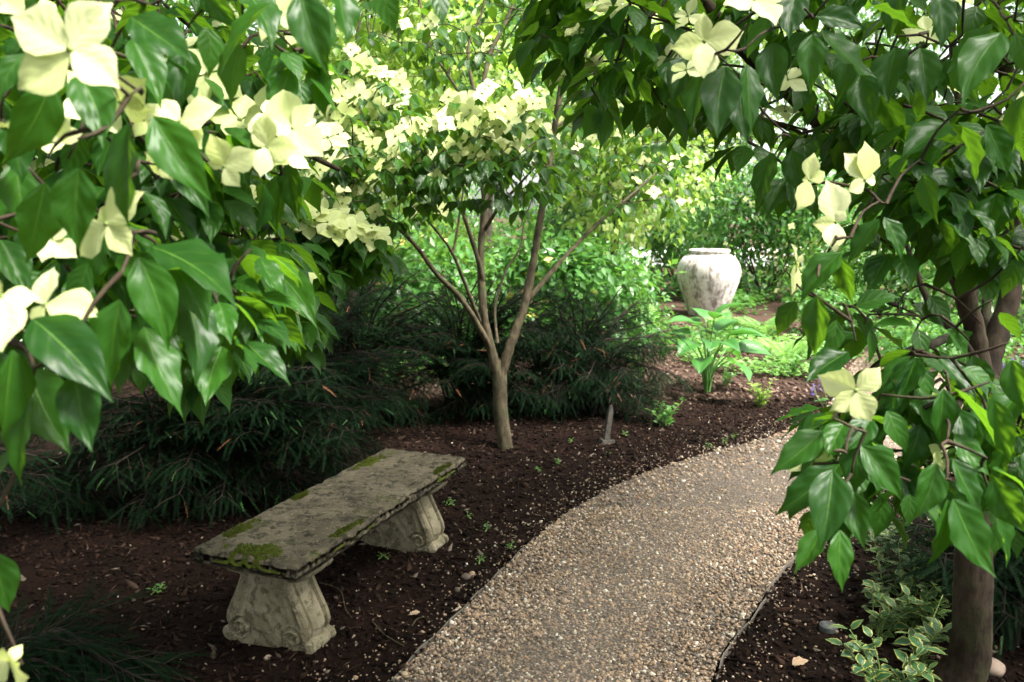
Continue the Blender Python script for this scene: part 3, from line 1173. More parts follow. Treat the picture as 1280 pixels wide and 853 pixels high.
            if rest:
                M3 = np.array([q[0] for q in rest])
                tt = np.array([q[1] for q in rest])
                me = join('blossoms', FT[:3], M3, tt, M['bract'])
                me.materials.append(M['head'])
                mi = np.zeros(len(FT[1]), np.int32)
                mi[FT[3]:] = 1
                me.polygons.foreach_set('material_index', np.tile(mi, len(rest)))
                put('blossoms', me, r, kind='stuff')


def region(*polys, dmin=0.0):
    """crown filter: outside the picture everything goes, inside only where the tree shows"""
    def k(Q):
        px, py, d = proj(Q)
        vis = (d > .1) & (px > -70) & (px < 1350) & (py > -70) & (py < 930)
        ok = np.zeros(len(Q), bool)
        for p in polys:
            ok |= in_poly(px, py, p)
        return (~vis | ok) & ((d > dmin) | ~vis) & (np.linalg.norm(Q - CAMP, axis=1) > .75)
    return k


def hand(tree, rows, d0, d1, face=.55):
    """leaves measured in the photograph: base pixel, tip pixel; each hangs on the tree's own wood"""
    nodes = []
    for row in rows:
        bx, by, tx, ty = row[:4]
        d = row[4] if len(row) > 4 else tree.g.uniform(d0, d1)
        B = at(bx, by, d)
        L2 = math.hypot(tx - bx, ty - by) * d / F
        lean = tree.g.normal(-.12, .22) * L2
        T = at(tx, ty, d + lean)
        toc = unit(CAMP - B)
        N = unit(toc * face + UP * .75 + tree.g.normal(0, .28, 3))
        tree.leaf(B, T, N)
        y = unit(T - B)
        nodes.append(B - y * .018 + UP * .008 - toc * .006)
    tree.connect(nodes, .0015, .006)


def hand_flowers(tree, rows):
    nodes = []
    for c, d, tips in rows:
        C = at(*c, d)
        if tips:
            tp = [at(*t, d + tree.g.normal(-.004, .012)) for t in tips]
            e = unit(np.cross(tp[0] - tp[2], tp[1] - tp[3]))
            if np.dot(e, CAMP - C) < 0:
                e = -e
            size = 1.0 * np.mean([np.linalg.norm(t - C) for t in tp]) * 2
            tree.flowers.append((C, e, size, 0.0, tp))
        else:
            toc = unit(CAMP - C)
            e = unit(toc * .7 + UP * .7 + tree.g.normal(0, .25, 3))
            size = tree.g.uniform(.075, .10)
            tree.flowers.append((C, e, size, tree.g.uniform(0, 6.28), None))
        nodes.append(C - e * size * .28 - UP * .01)
    tree.connect(nodes, .0014, .005)

# ------------------------------------------------------------------ dogwood beside the path, behind the bench
mb_ = gnd(632, 566)
DM = 5.72
mid = Tree('kousa_dogwood', (mb_[0], mb_[1], 0), 'small flowering dogwood with forked tan trunk rising behind the stone bench', leafmat='leaf_mid', seed=21)
dm = CP * mb_[1] + SP * 1.7
q = lambda x, y, dd=0: at(x, y, dm + dd)
mid.limb([q(634, 574), q(631, 555), q(626, 515), q(625, 480), q(624, 452, .02)], .058, .049, 'trunk', 14, wob=.03)
mid.limb([q(626, 470), q(640, 425), q(655, 385, .05), q(666, 330, .05), q(676, 270, 0), q(690, 180, -.05), q(703, 100, -.1), q(712, 62, -.1), q(722, 10, -.1), q(735, -70, -.1)], .038, .014)
mid.limb([q(623, 472), q(612, 430, -.05), q(604, 385, -.08), q(601, 320, -.1), q(606, 255, -.12), q(600, 185, -.1), q(601, 130, 0), q(612, 70, .1), q(640, 10, .2), q(655, -60, .3)], .035, .013)
mid.limb([q(618, 445), q(598, 408, -.15), q(575, 372, -.3), q(548, 345, -.45), q(520, 308, -.6), q(496, 284, -.7), q(466, 262, -.8)], .026, .009)
mid.limb([q(655, 380, .05), q(688, 342, .15), q(712, 315, .25), q(745, 282, .4), q(790, 243, .6), q(845, 196, .8)], .022, .008)
mid.limb([q(604, 350, -.1), q(590, 300, -.2), q(574, 255, -.3), q(556, 215, -.4), q(540, 175, -.5)], .020, .007)
mid.limb([q(603, 410, -.05), q(588, 372, -.2), q(566, 318, -.4), q(548, 292, -.5), q(525, 265, -.7)], .016, .006)
mid.limb([q(566, 318, -.4), q(572, 285, -.4), q(580, 230, -.45), q(584, 190, -.5)], .010, .005)
mid.limb([q(622, 430, .05), q(619, 385, .2), q(632, 340, .3), q(650, 310, .35), q(655, 280, .4), q(668, 240, .4)], .012, .005)
mid.limb([q(604, 290, -.1), q(622, 262, -.25), q(645, 235, -.5), q(668, 210, -.8)], .016, .006)
mid.limb([q(601, 150, -.05), q(585, 65, .1), q(604, 10, .2), q(612, -60, .2)], .014, .008)
mid.limb([q(602, 170, -.05), q(570, 110, .1), q(540, 60, .2), q(522, -10, .3)], .013, .007)
mid.limb([q(694, 160, -.05), q(722, 140, 0), q(745, 120, .1), q(775, 95, .1)], .011, .005)
mid.limb([q(560, 345, -.4), q(530, 350, -.5), q(505, 352, -.6)], .004, .0015, 'limb', 6)
PM1 = [(395, 60), (470, 40), (545, 70), (600, 110), (660, 130), (702, 170), (700, 235), (660, 262), (600, 245), (560, 225), (520, 260), (470, 275), (420, 265), (395, 215)]
PM2 = [(430, -80), (700, -80), (690, 60), (600, 90), (520, 70), (440, 50)]
PM3 = [(690, 90), (790, 90), (850, 170), (860, 300), (800, 290), (740, 260), (700, 210)]
keep_m1 = region(PM1)
toc = unit(CAMP - np.array((0, 4, 2.2)))
fnm = toc * .95 + UP * .55
mid.crown(q(615, 190, -1.55), (.42, .45, .26), 34, .10, region([(470, 150), (690, 150), (700, 235), (660, 262), (600, 245), (560, 225), (480, 240)]), .95, 0, fnm, 6, .2)
mid.crown(q(615, 160, -1.55), (.42, .34, .17), 85, .104, region([(540, 112), (600, 104), (690, 130), (690, 195), (560, 200), (545, 160)]), .7, 1.0, fnm, 2, .0)
mid.crown(q(455, 170, -1.5), (.42, .6, .40), 110, .105, region([(395, 60), (470, 50), (530, 90), (530, 250), (450, 275), (400, 225)]), .8, .8, fnm, 4, .1)
mid.crown(q(560, 30, -.3), (.9, .9, .5), 50, .10, region(PM2), .7, .12, fnm, 4, .1)
mid.crown(q(775, 190, .3), (.60, .9, .60), 130, .10, region(PM3), .8, .22, fnm, 4, .1)
mid.crown(q(480, 230, -1.2), (.50, .6, .30), 60, .10, region([(395, 150), (540, 150), (560, 270), (500, 290), (430, 285), (400, 240)]), .9, .25, fnm, 5, .1)
mid.crown(q(610, 215, -1.2), (.55, .6, .24), 40, .10, region([(480, 180), (700, 180), (705, 262), (640, 275), (590, 255), (540, 262)]), 1.0, .05, fnm, 5, .1)
mid.crown((mb_[0], mb_[1], 3.6), (1.7, 1.6, 1.1), 260, .10, region(PM1, PM2), .7, .3, fnm, 5, .4)
mid.build(300, split_flowers=46, max_flowers=260)

# ------------------------------------------------------------------ dogwood on the near side, its branches hanging in from the left
lef = Tree('kousa_dogwood', (-2.25, 1.9, 0), 'leafy dogwood bough with creamy four-bract flowers hanging over the dark yews', bark='bark_dark', seed=31)
lef.limb([(-2.25, 1.9, 0), (-2.22, 1.88, .5), (-2.15, 1.9, 1.1), (-2.1, 1.95, 1.5)], .085, .065, 'trunk', 12, wob=.03)
lef.limb([(-2.1, 1.95, 1.45), (-1.8, 1.85, 2.0), (-1.3, 1.75, 2.35), (-.8, 1.7, 2.5), (-.4, 1.7, 2.5)], .045, .012)
lef.limb([(-2.12, 1.93, 1.35), (-1.7, 1.6, 1.75), (-1.2, 1.3, 1.98), (-.75, 1.05, 2.08), (-.45, .95, 2.05)], .04, .008)
lef.limb([(-2.1, 1.95, 1.4), (-1.75, 2.2, 1.85), (-1.35, 2.6, 2.05), (-.95, 2.9, 2.0), (-.62, 3.05, 1.85)], .04, .008)
lef.limb([(-1.7, 1.6, 1.75), (-1.25, 1.35, 1.68), (-.9, 1.2, 1.58), (-.65, 1.1, 1.52)], .02, .005)
lef.limb([(-2.1, 1.95, 1.5), (-2.1, 2.3, 2.3), (-1.9, 2.6, 3.1), (-1.6, 2.8, 3.8)], .05, .012)
lef.limb([(-2.1, 1.95, 1.5), (-2.2, 1.4, 2.3), (-2.0, .8, 3.1), (-1.6, .4, 3.7)], .05, .012)
LROWS = [(98, 94, 129, 184, .80), (163, 22, 244, 77, .85), (165, 49, 204, 131, .95), (338, 4, 266, 86, .95), (375, -11, 412, 94, .9), (300, 55, 289, 131, 1.05),
         (161, 154, 154, 289, .80), (191, 146, 266, 250, .84), (98, 210, 99, 315, .76), (64, 101, 4, 210, .86), (30, 68, -4, 125, .8), (56, 229, 35, 332, .84),
         (180, 240, 212, 296, 1.0), (364, 86, 341, 158, 1.15), (394, 83, 405, 146, 1.2), (259, 34, 263, 94, 1.1), (360, 203, 368, 278, 1.25), (101, 169, 80, 222, .95),
         (173, 322, 210, 437, .88), (205, 318, 262, 414, .94), (150, 375, 139, 486, .80), (41, 399, 139, 495, .78), (94, 465, 116, 566, .78), (34, 458, 88, 568, .82),
         (15, 438, 11, 553, .76), (38, 495, 15, 608, .79), (180, 409, 235, 512, .92), (233, 371, 251, 478, .98), (110, 330, 82, 385, .95), (188, 308, 296, 367, .95),
         (385, -5, 411, 88, .92), (470, -20, 494, 42, .95), (420, -30, 436, 58, 1.0), (545, -14, 556, 30, 1.1), (205, 245, 255, 320, 1.1), (230, 280, 275, 345, 1.15),
         (225, 200, 262, 268, 1.1), (330, 230, 322, 300, 1.2), (250, 300, 300, 362, 1.2), (60, 270, 20, 340, 1.0), (120, 20, 60, 60, 1.0), (20, 200, 40, 300, 1.0),
         (10, 150, 30, 232, .95), (300, 160, 310, 236, 1.25), (205, 95, 190, 170, 1.05), (230, 60, 222, 140, 1.15), (130, 300, 100, 372, .95), (-10, 690, 12, 768, .85),
         (290, 330, 318, 402, 1.3), (310, 300, 350, 360, 1.35), (265, 420, 262, 470, 1.3), (320, 360, 330, 425, 1.4), (340, 380, 372, 440, 1.5), (345, 340, 395, 405, 1.5),
         (355, 215, 340, 290, 1.3), (310, 225, 296, 300, 1.25), (270, 190, 258, 262, 1.2), (200, 10, 140, 40, .95), (250, -12, 300, 40, 1.0), (300, -20, 345, 50, 1.05),
         (60, -15, 20, 40, .9), (145, 90, 175, 160, 1.0), (0, 300, 36, 372, .95), (75, 330, 52, 408, .95), (20, 560, -10, 600, .8), (200, 350, 176, 420, 1.0)]
hand(lef, LROWS, .8, 1.2)
LF = [((88, 62), .72, [(9, 19), (141, 4), (150, 111), (22, 112)]), ((225, 152), .95, [(198, 124), (272, 129), (252, 185), (205, 182)]),
      ((75, 178), .92, [(48, 146), (88, 145), (105, 165), (62, 192)]), ((280, 208), .98, [(262, 168), (319, 187), (300, 234), (259, 204)]),
      ((334, 184), 1.0, [(313, 165), (371, 185), (326, 221), (334, 139)]), ((366, 161), 1.02, [(354, 112), (394, 130), (402, 192), (345, 165)]),
      ((133, 280), .84, [(180, 240), (165, 320), (94, 320), (124, 259)]), ((66, 300), .9, [(40, 290), (90, 285), (95, 320), (52, 326)]),
      ((2, 371), .70, [(-20, 335), (48, 371), (2, 440), (-40, 380)]), ((56, 381), .8, [(67, 333), (126, 396), (49, 356), (40, 410)]),
      ((150, 128), .9, [(120, 110), (178, 100), (186, 140), (135, 150)]), ((180, 150), .98, [(160, 130), (200, 130), (205, 175), (168, 172)]),
      ((5, 165), .95, [(-15, 150), (14, 150), (20, 180), (-5, 188)]), ((205, 200), 1.05, [(180, 190), (230, 190), (214, 225), (190, 218)]),
      ((276, 405), 1.15, [(279, 372), (290, 400), (280, 440), (268, 400)]), ((120, 130), 1.0, None), ((40, 20), .95, None), ((330, 140), 1.15, None), ((300, 150), 1.2, None),
      ((350, 150), 1.1, None), ((355, 195), 1.15, None), ((260, 92), 1.2, None), ((345, 20), 1.2, None), ((380, 40), 1.3, None), ((12, 828), .72, [(28, 806), (30, 850), (-10, 850), (0, 815)]),
      ((392, 160), 1.3, None), ((410, 172), 1.4, None), ((240, 205), 1.25, None)]
hand_flowers(lef, LF)
PLA = [(-90, -90), (545, -90), (540, 0), (500, 15), (435, 20), (412, 80), (395, 130), (390, 200), (385, 260), (372, 300), (385, 330), (350, 380), (330, 420), (280, 440), (240, 470), (180, 440), (100, 460), (40, 500), (-90, 560)]
PLB = [(285, 290), (350, 295), (470, 322), (425, 345), (385, 345), (395, 420), (360, 440), (320, 400), (290, 330)]
keepL = region(PLA)
lef.crown(at(120, 180, 1.45), (.42, .30, .42), 90, .095, keepL, .9, .10, (0, -.6, .8), 5, 0)
lef.crown(at(230, 220, 1.95), (.62, .40, .50), 150, .095, keepL, .9, .10, (0, -.6, .8), 5, 0)
lef.crown(at(330, 330, 2.6), (.5, .4, .38), 130, .09, region(PLB), .7, .12, (0, -.5, .85), 5, 0)
lef.crown(at(170, 330, 1.18), (.30, .16, .22), 46, .074, region([(60, 230), (260, 230), (340, 330), (330, 400), (250, 450), (180, 430), (60, 440)]), .9, .0, (0, -.6, .8), 5, 0)
lef.crown(at(150, 110, 1.15), (.26, .14, .16), 30, .072, keepL, .9, .0, (0, -.6, .8), 5, 0)
# the white spray above the yews
pts = []
for k in range(52):
    t = lef.g.random()
    x, y = 335 + 140 * t + lef.g.normal(0, 6), 252 + 48 * t + lef.g.normal(0, 9)
    pts.append(((x, y), 2.35 + .25 * lef.g.random(), None))
for k in range(9):
    pts.append(((365 + lef.g.normal(0, 9), 375 + lef.g.normal(0, 22)), 1.9 + .2 * lef.g.random(), None))
hand_flowers(lef, pts)
for (c, d, _t) in pts:
    p = at(c[0], c[1] + 10, d + .04)
    lef.cluster(p, 4, .085, .8)
keepLO = lambda Q: region(PLA)(Q) & (Q[:, 2] > 1.9)
lef.crown((-2.3, 2.8, 3.5), (2.3, 2.6, 1.2), 900, .10, keepLO, .7, .10, UP, 5, .3)
lef.crown((-1.4, .6, 3.0), (1.2, 1.0, .7), 160, .10, keepLO, .7, .10, UP, 5, .3)
lef.crown((-1.0, 1.55, 3.2), (1.9, 1.1, .55), 420, .10, keepLO, .7, .06, UP, 5, 0)  # unseen overhead leaves, added to shade bench and path
lef.crown((-.1, 2.7, 3.25), (1.0, .9, .45), 260, .10, keepLO, .7, .06, UP, 5, 0)  # more unseen leaves, added to darken the left bed and yews
lef.build(300, split_flowers=40)

# ------------------------------------------------------------------ dogwood on the other side of the path
rb = np.array((1.60, 2.80, 0))
dr = CP * rb[1] + SP * 1.7
rgt = Tree('kousa_dogwood', rb, 'glossy dogwood with fanned brown limbs drooping over the far end of the path', bark='bark_dark', seed=41)
w = lambda x, y, dd=0: at(x, y, dr - .1 + dd)
rgt.limb([(1.60, 2.80, -.02), w(1212, 820, .05), w(1216, 740), w(1218, 640), w(1226, 540), w(1230, 470)], .070, .058, 'trunk', 14, wob=.03)
rgt.limb([w(1230, 500), w(1222, 430), w(1205, 365, -.05), w(1175, 310, -.15), w(1130, 255, -.3), w(1078, 203, -.45), w(1015, 143, -.6), w(945, 78, -.75), w(885, 10, -.9), w(835, -60, -1.0)], .038, .016)
rgt.limb([w(1226, 500), w(1218, 430, .1), w(1214, 360, .15), w(1206, 290, .2), w(1212, 220, .2), w(1200, 140, .2), w(1190, 40, .25), w(1195, -80, .3)], .026, .012)
rgt.limb([w(1232, 500), w(1240, 440, .05), w(1262, 370, .1), w(1268, 300, .1), w(1276, 220, .1), w(1268, 140, .05), w(1250, 50, 0), w(1245, -60, 0)], .044, .022)
rgt.limb([w(1230, 480), w(1232, 400, .2), w(1236, 330, .3), w(1240, 250, .3), w(1246, 190, .3), w(1250, 120, .3)], .02, .010)
rgt.limb([w(1222, 440), w(1170, 392, .1), w(1145, 340, .2), w(1128, 290, .3), w(1105, 240, .3)], .016, .007)
rgt.limb([w(1080, 205, -.45), w(1030, 185, -.5), w(985, 160, -.6), w(940, 145, -.7)], .014, .006)
rgt.limb([w(1228, 470, -.02), w(1200, 425, -.5), w(1165, 430, -1.0), w(1120, 445, -1.3), w(1080, 470, -1.42)], .018, .004)
rgt.limb([w(1228, 478, -.02), w(1225, 470, -.6), w(1205, 490, -1.1), w(1190, 530, -1.35), w(1180, 580, -1.45)], .016, .004)
rgt.limb([w(1206, 365, -.05), w(1165, 300, -.6), w(1130, 250, -1.0), w(1100, 235, -1.3)], .016, .004)
RROWS = [(906, 83, 897, 174, 1.25), (934, 81, 948, 165, 1.28), (966, 54, 972, 126, 1.35), (1015, 43, 1015, 116, 1.3), (1026, 39, 1094, 101, 1.35), (1019, 21, 1086, 37, 1.3), (1090, 8, 1154, 41, 1.3),
         (1251, 41, 1206, 120, 1.25), (1270, 41, 1283, 95, 1.25), (1203, 158, 1220, 229, 1.25), (1233, 156, 1263, 221, 1.3), (1154, 218, 1167, 280, 1.3), (1184, 154, 1124, 195, 1.4), (1158, 214, 1203, 233, 1.35),
         (1188, 240, 1210, 296, 1.35), (1098, 274, 1055, 330, 1.25), (1105, 272, 1131, 326, 1.25), (1113, 225, 1145, 222, 1.4), (966, 191, 949, 262, 1.5), (989, 188, 1000, 245, 1.55), (1240, 30, 1185, 95, 1.35),
         (1195, 11, 1161, 42, 1.4), (1052, 316, 998, 376, 1.2), (1049, 321, 1063, 383, 1.2), (1021, 370, 1016, 448, 1.15), (996, 377, 968, 421, 1.25), (1070, 384, 1126, 367, 1.35), (1140, 405, 1091, 402, 1.4),
         (1088, 412, 1091, 455, 1.4), (1070, 416, 1026, 437, 1.4), (1060, 440, 1007, 479, 1.3), (1147, 412, 1151, 448, 1.4), (1183, 412, 1214, 458, 1.35), (1140, 381, 1186, 409, 1.5), (1162, 370, 1190, 405, 1.5),
         (1154, 451, 1193, 469, 1.4), (1137, 462, 1109, 507, 1.3), (1151, 458, 1165, 504, 1.35), (1179, 486, 1179, 562, 1.15), (1193, 486, 1253, 553, 1.15), (1203, 462, 1249, 486, 1.25), (1242, 500, 1269, 582, 1.15),
         (1250, 391, 1280, 423, 1.3), (1109, 514, 1137, 566, 1.2), (1088, 521, 1052, 566, 1.2), (1028, 539, 961, 590, 1.15), (1077, 553, 1056, 604, 1.2), (1091, 558, 1130, 602, 1.15), (1193, 543, 1239, 597, 1.15),
         (1043, 584, 967, 642, 1.1), (1040, 587, 1026, 689, 1.08), (1070, 560, 1067, 617, 1.18), (1076, 557, 1132, 627, 1.12), (1170, 579, 1143, 650, 1.08), (1191, 574, 1229, 643, 1.1), (1184, 625, 1163, 710, 1.05),
         (1191, 624, 1242, 722, 1.05), (1242, 596, 1283, 668, 1.08), (1239, 632, 1263, 712, 1.15), (1067, 615, 1081, 686, 1.14), (1050, 663, 1058, 741, 1.08), (1026, 663, 991, 716, 1.12), (1012, 639, 1005, 675, 1.2),
         (1084, 587, 1132, 612, 1.25), (1242, 587, 1285, 606, 1.1), (1194, 567, 1236, 584, 1.2), (1060, 60, 1048, 128, 1.45), (1075, 95, 1092, 160, 1.5), (1120, 60, 1110, 130, 1.5), (1150, 60, 1160, 130, 1.5),
         (1165, 95, 1140, 160, 1.5), (1100, 120, 1130, 180, 1.55), (1150, 265, 1120, 310, 1.4), (1130, 240, 1090, 262, 1.4), (1205, 60, 1220, 130, 1.45), (1170, -10, 1180, 60, 1.35), (1130, -15, 1110, 50, 1.35),
         (1050, -15, 1040, 45, 1.35), (995, -12, 985, 52, 1.35), (960, 20, 930, 70, 1.4), (880, 90, 860, 160, 1.5), (860, 70, 840, 130, 1.55), (925, 110, 935, 180, 1.6), (1280, 120, 1262, 190, 1.3),
         (1270, 330, 1250, 372, 1.4), (1215, 415, 1180, 430, 1.45), (1120, 470, 1090, 492, 1.35), (1225, 520, 1212, 580, 1.25), (1150, 530, 1128, 590, 1.3), (1265, 450, 1285, 520, 1.2), (1215, 445, 1235, 505, 1.35),
         (1140, 500, 1160, 560, 1.35), (1100, 620, 1096, 676, 1.25), (1010, 600, 985, 650, 1.25), (1220, 590, 1228, 650, 1.25), (1262, 660, 1275, 700, 1.25), (1045, 400, 1035, 448, 1.35), (1110, 385, 1085, 378, 1.5)]
hand(rgt, RROWS, 1.1, 1.5, .5)
RF = [((880, 52), 1.28, [(880, 15), (932, 39), (885, 101), (838, 60)]), ((942, 0), 1.2, [(906, 4), (930, -40), (985, -20), (970, 32)]), ((1081, 225), 1.25, [(1056, 191), (1085, 176), (1095, 226), (1059, 240)]),
      ((1045, 278), 1.22, [(1034, 225), (1015, 280), (1043, 314), (1056, 262)]), ((1011, 225), 1.3, [(1018, 191), (1032, 215), (996, 263), (1003, 225)]), ((1070, 488), 1.12, [(1023, 472), (1102, 460), (1091, 528), (1037, 514)]),
      ((1019, 565), 1.3, [(1000, 545), (1035, 550), (1040, 572), (985, 590)]), ((996, 330), 1.35, [(990, 305), (1004, 318), (992, 368), (1000, 335)]), ((1176, 566), 1.3, [(1160, 556), (1196, 552), (1180, 590), (1165, 580)]),
      ((858, 88), 1.5, None), ((985, 100), 1.7, None), ((1160, 40), 1.7, None), ((860, 20), 1.7, None), ((770, 10), 1.8, None), ((705, 95), 2.0, None), ((730, 80), 1.9, None), ((1150, 44), 1.8, None)]
hand_flowers(rgt, RF)
PRA = [(660, -90), (1370, -90), (1370, 200), (1280, 240), (1200, 215), (1120, 235), (1060, 185), (990, 230), (945, 235), (905, 165), (845, 165), (800, 105), (755, 145), (705, 95), (665, 50)]
PRB = [(1030, 300), (1075, 310), (1085, 400), (1160, 425), (1260, 440), (1300, 470), (1300, 640), (1240, 620), (1150, 600), (1050, 610), (1030, 560), (1040, 500), (1050, 440), (1010, 400)]
rgt.crown(at(1120, 80, 1.9), (.60, .40, .30), 58, .09, region(PRA), .9, .03, (0, -.6, .8), 5, 0)
rgt.crown(at(950, 60, 2.2), (.75, .45, .38), 84, .09, region(PRA), .9, .06, (0, -.6, .8), 5, 0)
rgt.crown(at(770, 60, 2.0), (.30, .30, .22), 40, .095, region(PRA), .9, .08, (0, -.6, .8), 5, 0)
rgt.crown(at(1230, 120, 2.6), (.6, .5, .5), 60, .09, region(PRA), .9, .03, (0, -.6, .8), 5, 0)
rgt.crown(at(1190, 200, 1.75), (.32, .3, .2), 34, .09, region([(1060, 120), (1300, 120), (1300, 300), (1230, 320), (1150, 300), (1090, 260)]), .9, .0, (0, -.6, .8), 5, 0)
rgt.crown(at(1170, 520, 1.5), (.34, .25, .26), 44, .088, region(PRB), .9, .0, (0, -.6, .8), 4, 0)
rgt.crown(at(1150, 560, 1.32), (.20, .12, .17), 30, .072, region([(1000, 470), (1290, 450), (1290, 680), (1150, 650), (1010, 640)]), .9, .0, (0, -.6, .8), 5, 0)
rgt.crown(at(1170, 270, 1.5), (.24, .14, .2), 34, .074, region([(1040, 150), (1290, 150), (1290, 330), (1230, 350), (1120, 330), (1060, 300)]), .9, .0, (0, -.6, .8), 5, 0)
keepRO = lambda Q: region(PRA)(Q) & (Q[:, 2] > 1.9)
rgt.crown((2.3, 2.5, 3.4), (1.7, 1.8, 1.1), 560, .10, keepRO, .7, .10, UP, 5, .3)
rgt.crown((1.4, 2.0, 3.2), (1.2, 1.2, .5), 340, .10, keepRO, .7, .06, UP, 5, 0)  # from here on unseen overhead canopy, added to shade path and bench
rgt.crown((1.9, 3.7, 3.3), (1.5, 1.2, .5), 520, .105, keepRO, .7, .06, UP, 5, 0)
rgt.crown((3.0, 4.6, 3.2), (1.5, 1.2, .5), 320, .105, keepRO, .7, .06, UP, 5, 0)
rgt.build(300, split_flowers=40)


# ------------------------------------------------------------------ yews
def spray_tpl(n=16):
    V, Fq = [], []
    k = 0
    for i in range(n):
        t = (i + .5) / n
        for sgn in (-1, 1):
            ln = .165 * (1 - .45 * t) * (.75 + .25 * math.sin(min(1, t * 3) * math.pi / 2))
            a = math.radians(52 - 18 * t)
            dx, dy = math.cos(math.pi / 2 - a) * sgn, math.sin(math.pi / 2 - a)
            b = np.array((0, t, 0))
            tip = b + np.array((dx * ln, dy * ln, .03 * math.sin(i * 2.1 + sgn)))
            o = np.array((-dy * .0145, dx * .0145, 0))
            V += [b - o, b + o, tip]
            Fq.append((k, k + 1, k + 2))
            k += 3
    V += [(-.012, 0, -.004), (.012, 0, -.004), (0, 1.04, -.004)]
    Fq.append((k, k + 1, k + 2))
    V = np.array(V, float)
    V[:, 2] -= .22 * V[:, 1] ** 2
    return V, np.array(Fq), np.zeros((len(V), 2))


SPRAY = spray_tpl()


def yew(label, base, tips, seed, n_side=9, spray=.115, droop=.5, new=.035, dead=.016, stems=True):
    """stems arch from the base to each tip point; branchlets with needle sprays along the outer part"""
    g = np.random.default_rng(seed)
    base = np.asarray(base, float)
    root = tag(empty('yew_shrub', (base[0], base[1], 0)), label, 'shrub', 'dark yews along the bed')
    wood = MB()
    B, T, N = [], [], []
    for tp in tips:
        tp = np.asarray(tp, float)
        b0 = base + np.array((g.normal(0, .12), g.normal(0, .12), 0))
        out = tp - b0
        L = np.linalg.norm(out)
        m1 = b0 + out * .35 + UP * (.22 * L + .1)
        m2 = b0 + out * .75 + UP * (.14 * L)
        P = spline([b0, m1, m2, tp], 6)
        wood.add(*tube(P, np.linspace(.012, .003, len(P)), 5))
        Q = resample(P, n_side + 6)[5:]
        dirs = unit(np.gradient(Q, axis=0))
        for i, p in enumerate(Q):
            for sgn in (-1, 1):
                side = unit(np.cross(dirs[i], UP)) * sgn
                blen = (.10 + .20 * g.random()) * (1.15 - .6 * i / len(Q))
                bd = unit(dirs[i] * .8 + side * g.uniform(.5, 1.1) + UP * g.normal(.05, .22))
                e = p + bd * blen - UP * blen * droop * .4
                wood.add(*tube(np.array([p, (p + e) / 2 + UP * .012, e]), np.array([.0025, .002, .0012]), 4))
                m = 3 + int(blen / .08)
                for j in range(m):
                    f = (j + .6) / m
                    s0 = p + (e - p) * f
                    s2 = -1 if j % 2 else 1
                    sd_ = unit(np.cross(bd, UP)) * s2
                    d = unit(bd * .9 + sd_ * (0.75 if j < m - 1 else .05) - UP * droop * g.uniform(.1, 1.0))
                    B.append(s0)
                    T.append(s0 + d * spray * g.uniform(.7, 1.25))
                    N.append(unit(UP + g.normal(0, .35, 3)))
        # end spray
        d = unit(dirs[-1] - UP * droop * .7)
        B.append(Q[-1]); T.append(Q[-1] + d * spray * 1.2); N.append(UP)
    B, T, N = np.array(B), np.array(T), np.array(N)
    ok = (B[:, 2] > .04) & (T[:, 2] > .02)
    B, T, N = B[ok], T[ok], N[ok]
    M3 = frames(B, T, N)
    u = g.random(len(B))
    a, b_ = u < new, (u >= new) & (u < new + dead)
    put('stems', wood.mesh('stems', M['bark_yew']), root, kind='stuff')
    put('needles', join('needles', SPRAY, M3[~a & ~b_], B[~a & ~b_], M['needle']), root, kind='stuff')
    sc = np.array((.62, .62, .62))
    if a.any():
        o = put('new_shoots', join('new_shoots', SPRAY, M3[a] * .5, T[a] - (T[a] - B[a]) * .25, M['needle_new']), root, kind='stuff')
        o['label'] = 'bright green young shoots at the branch tips'
    if b_.any():
        o = put('withered_sprays', join('withered_sprays', SPRAY, M3[b_] * .8, B[b_], M['needle_dead']), root, kind='stuff')
        o['label'] = 'rust brown withered sprays'
    return root


def dome(c, r, n, seed, zmin=.12, front=.75):
    g = np.random.default_rng(seed)
    out = []
    while len(out) < n:
        v = unit(g.normal(size=3))
        if v[1] > .25 and g.random() < front:
            continue
        p = np.asarray(c) + v * np.asarray(r) * g.uniform(.72, 1.06)
        if p[2] > zmin:
            out.append(p)
    return out


yew('broad dark yew behind the stone bench, left of the gap with bare twigs', (-1.75, 4.85, 0), dome((-1.75, 4.85, .60), (1.15, .72, .84), 110, 51, .08), 52)
yew('dark yew at the edge below the hanging dogwood bough, beyond the bench end', (-3.15, 4.4, 0), dome((-3.1, 4.4, .55), (.95, .8, .80), 50, 53, .08), 54)
yew('dark spreading yew directly behind the forked dogwood trunk', (-.35, 6.95, 0), dome((-.35, 6.9, .55), (.95, .62, .70), 76, 55, .12), 56)
yew('dark yew with drooping sprays between the forked trunk and the hosta', (.6, 7.0, 0), dome((.60, 6.95, .45), (.86, .6, .68), 76, 57, .08), 58, droop=.9)
yew('dark yew filling the shade behind the bench between two larger yews', (-1.35, 6.6, 0), dome((-1.3, 6.4, .68), (.9, .6, .92), 64, 59, .1), 60)
yew('low yew tuft at the bottom corner in front of the bench', (-1.75, 2.62, 0), [at(150, 808, 3.0), at(205, 830, 3.0), at(100, 812, 2.95), at(60, 830, 2.9), at(180, 850, 2.85), at(130, 850, 2.8), at(20, 822, 2.95), at(120, 825, 3.05), at(165, 838, 2.95), at(90, 845, 2.85)], 61, n_side=11, new=.0, dead=0)
yew('dark yew crouching behind the trunk of the drooping dogwood', (2.15, 3.3, 0), dome((2.12, 3.3, .25), (.5, .45, .36), 30, 62, .1), 63, new=.04, dead=0)

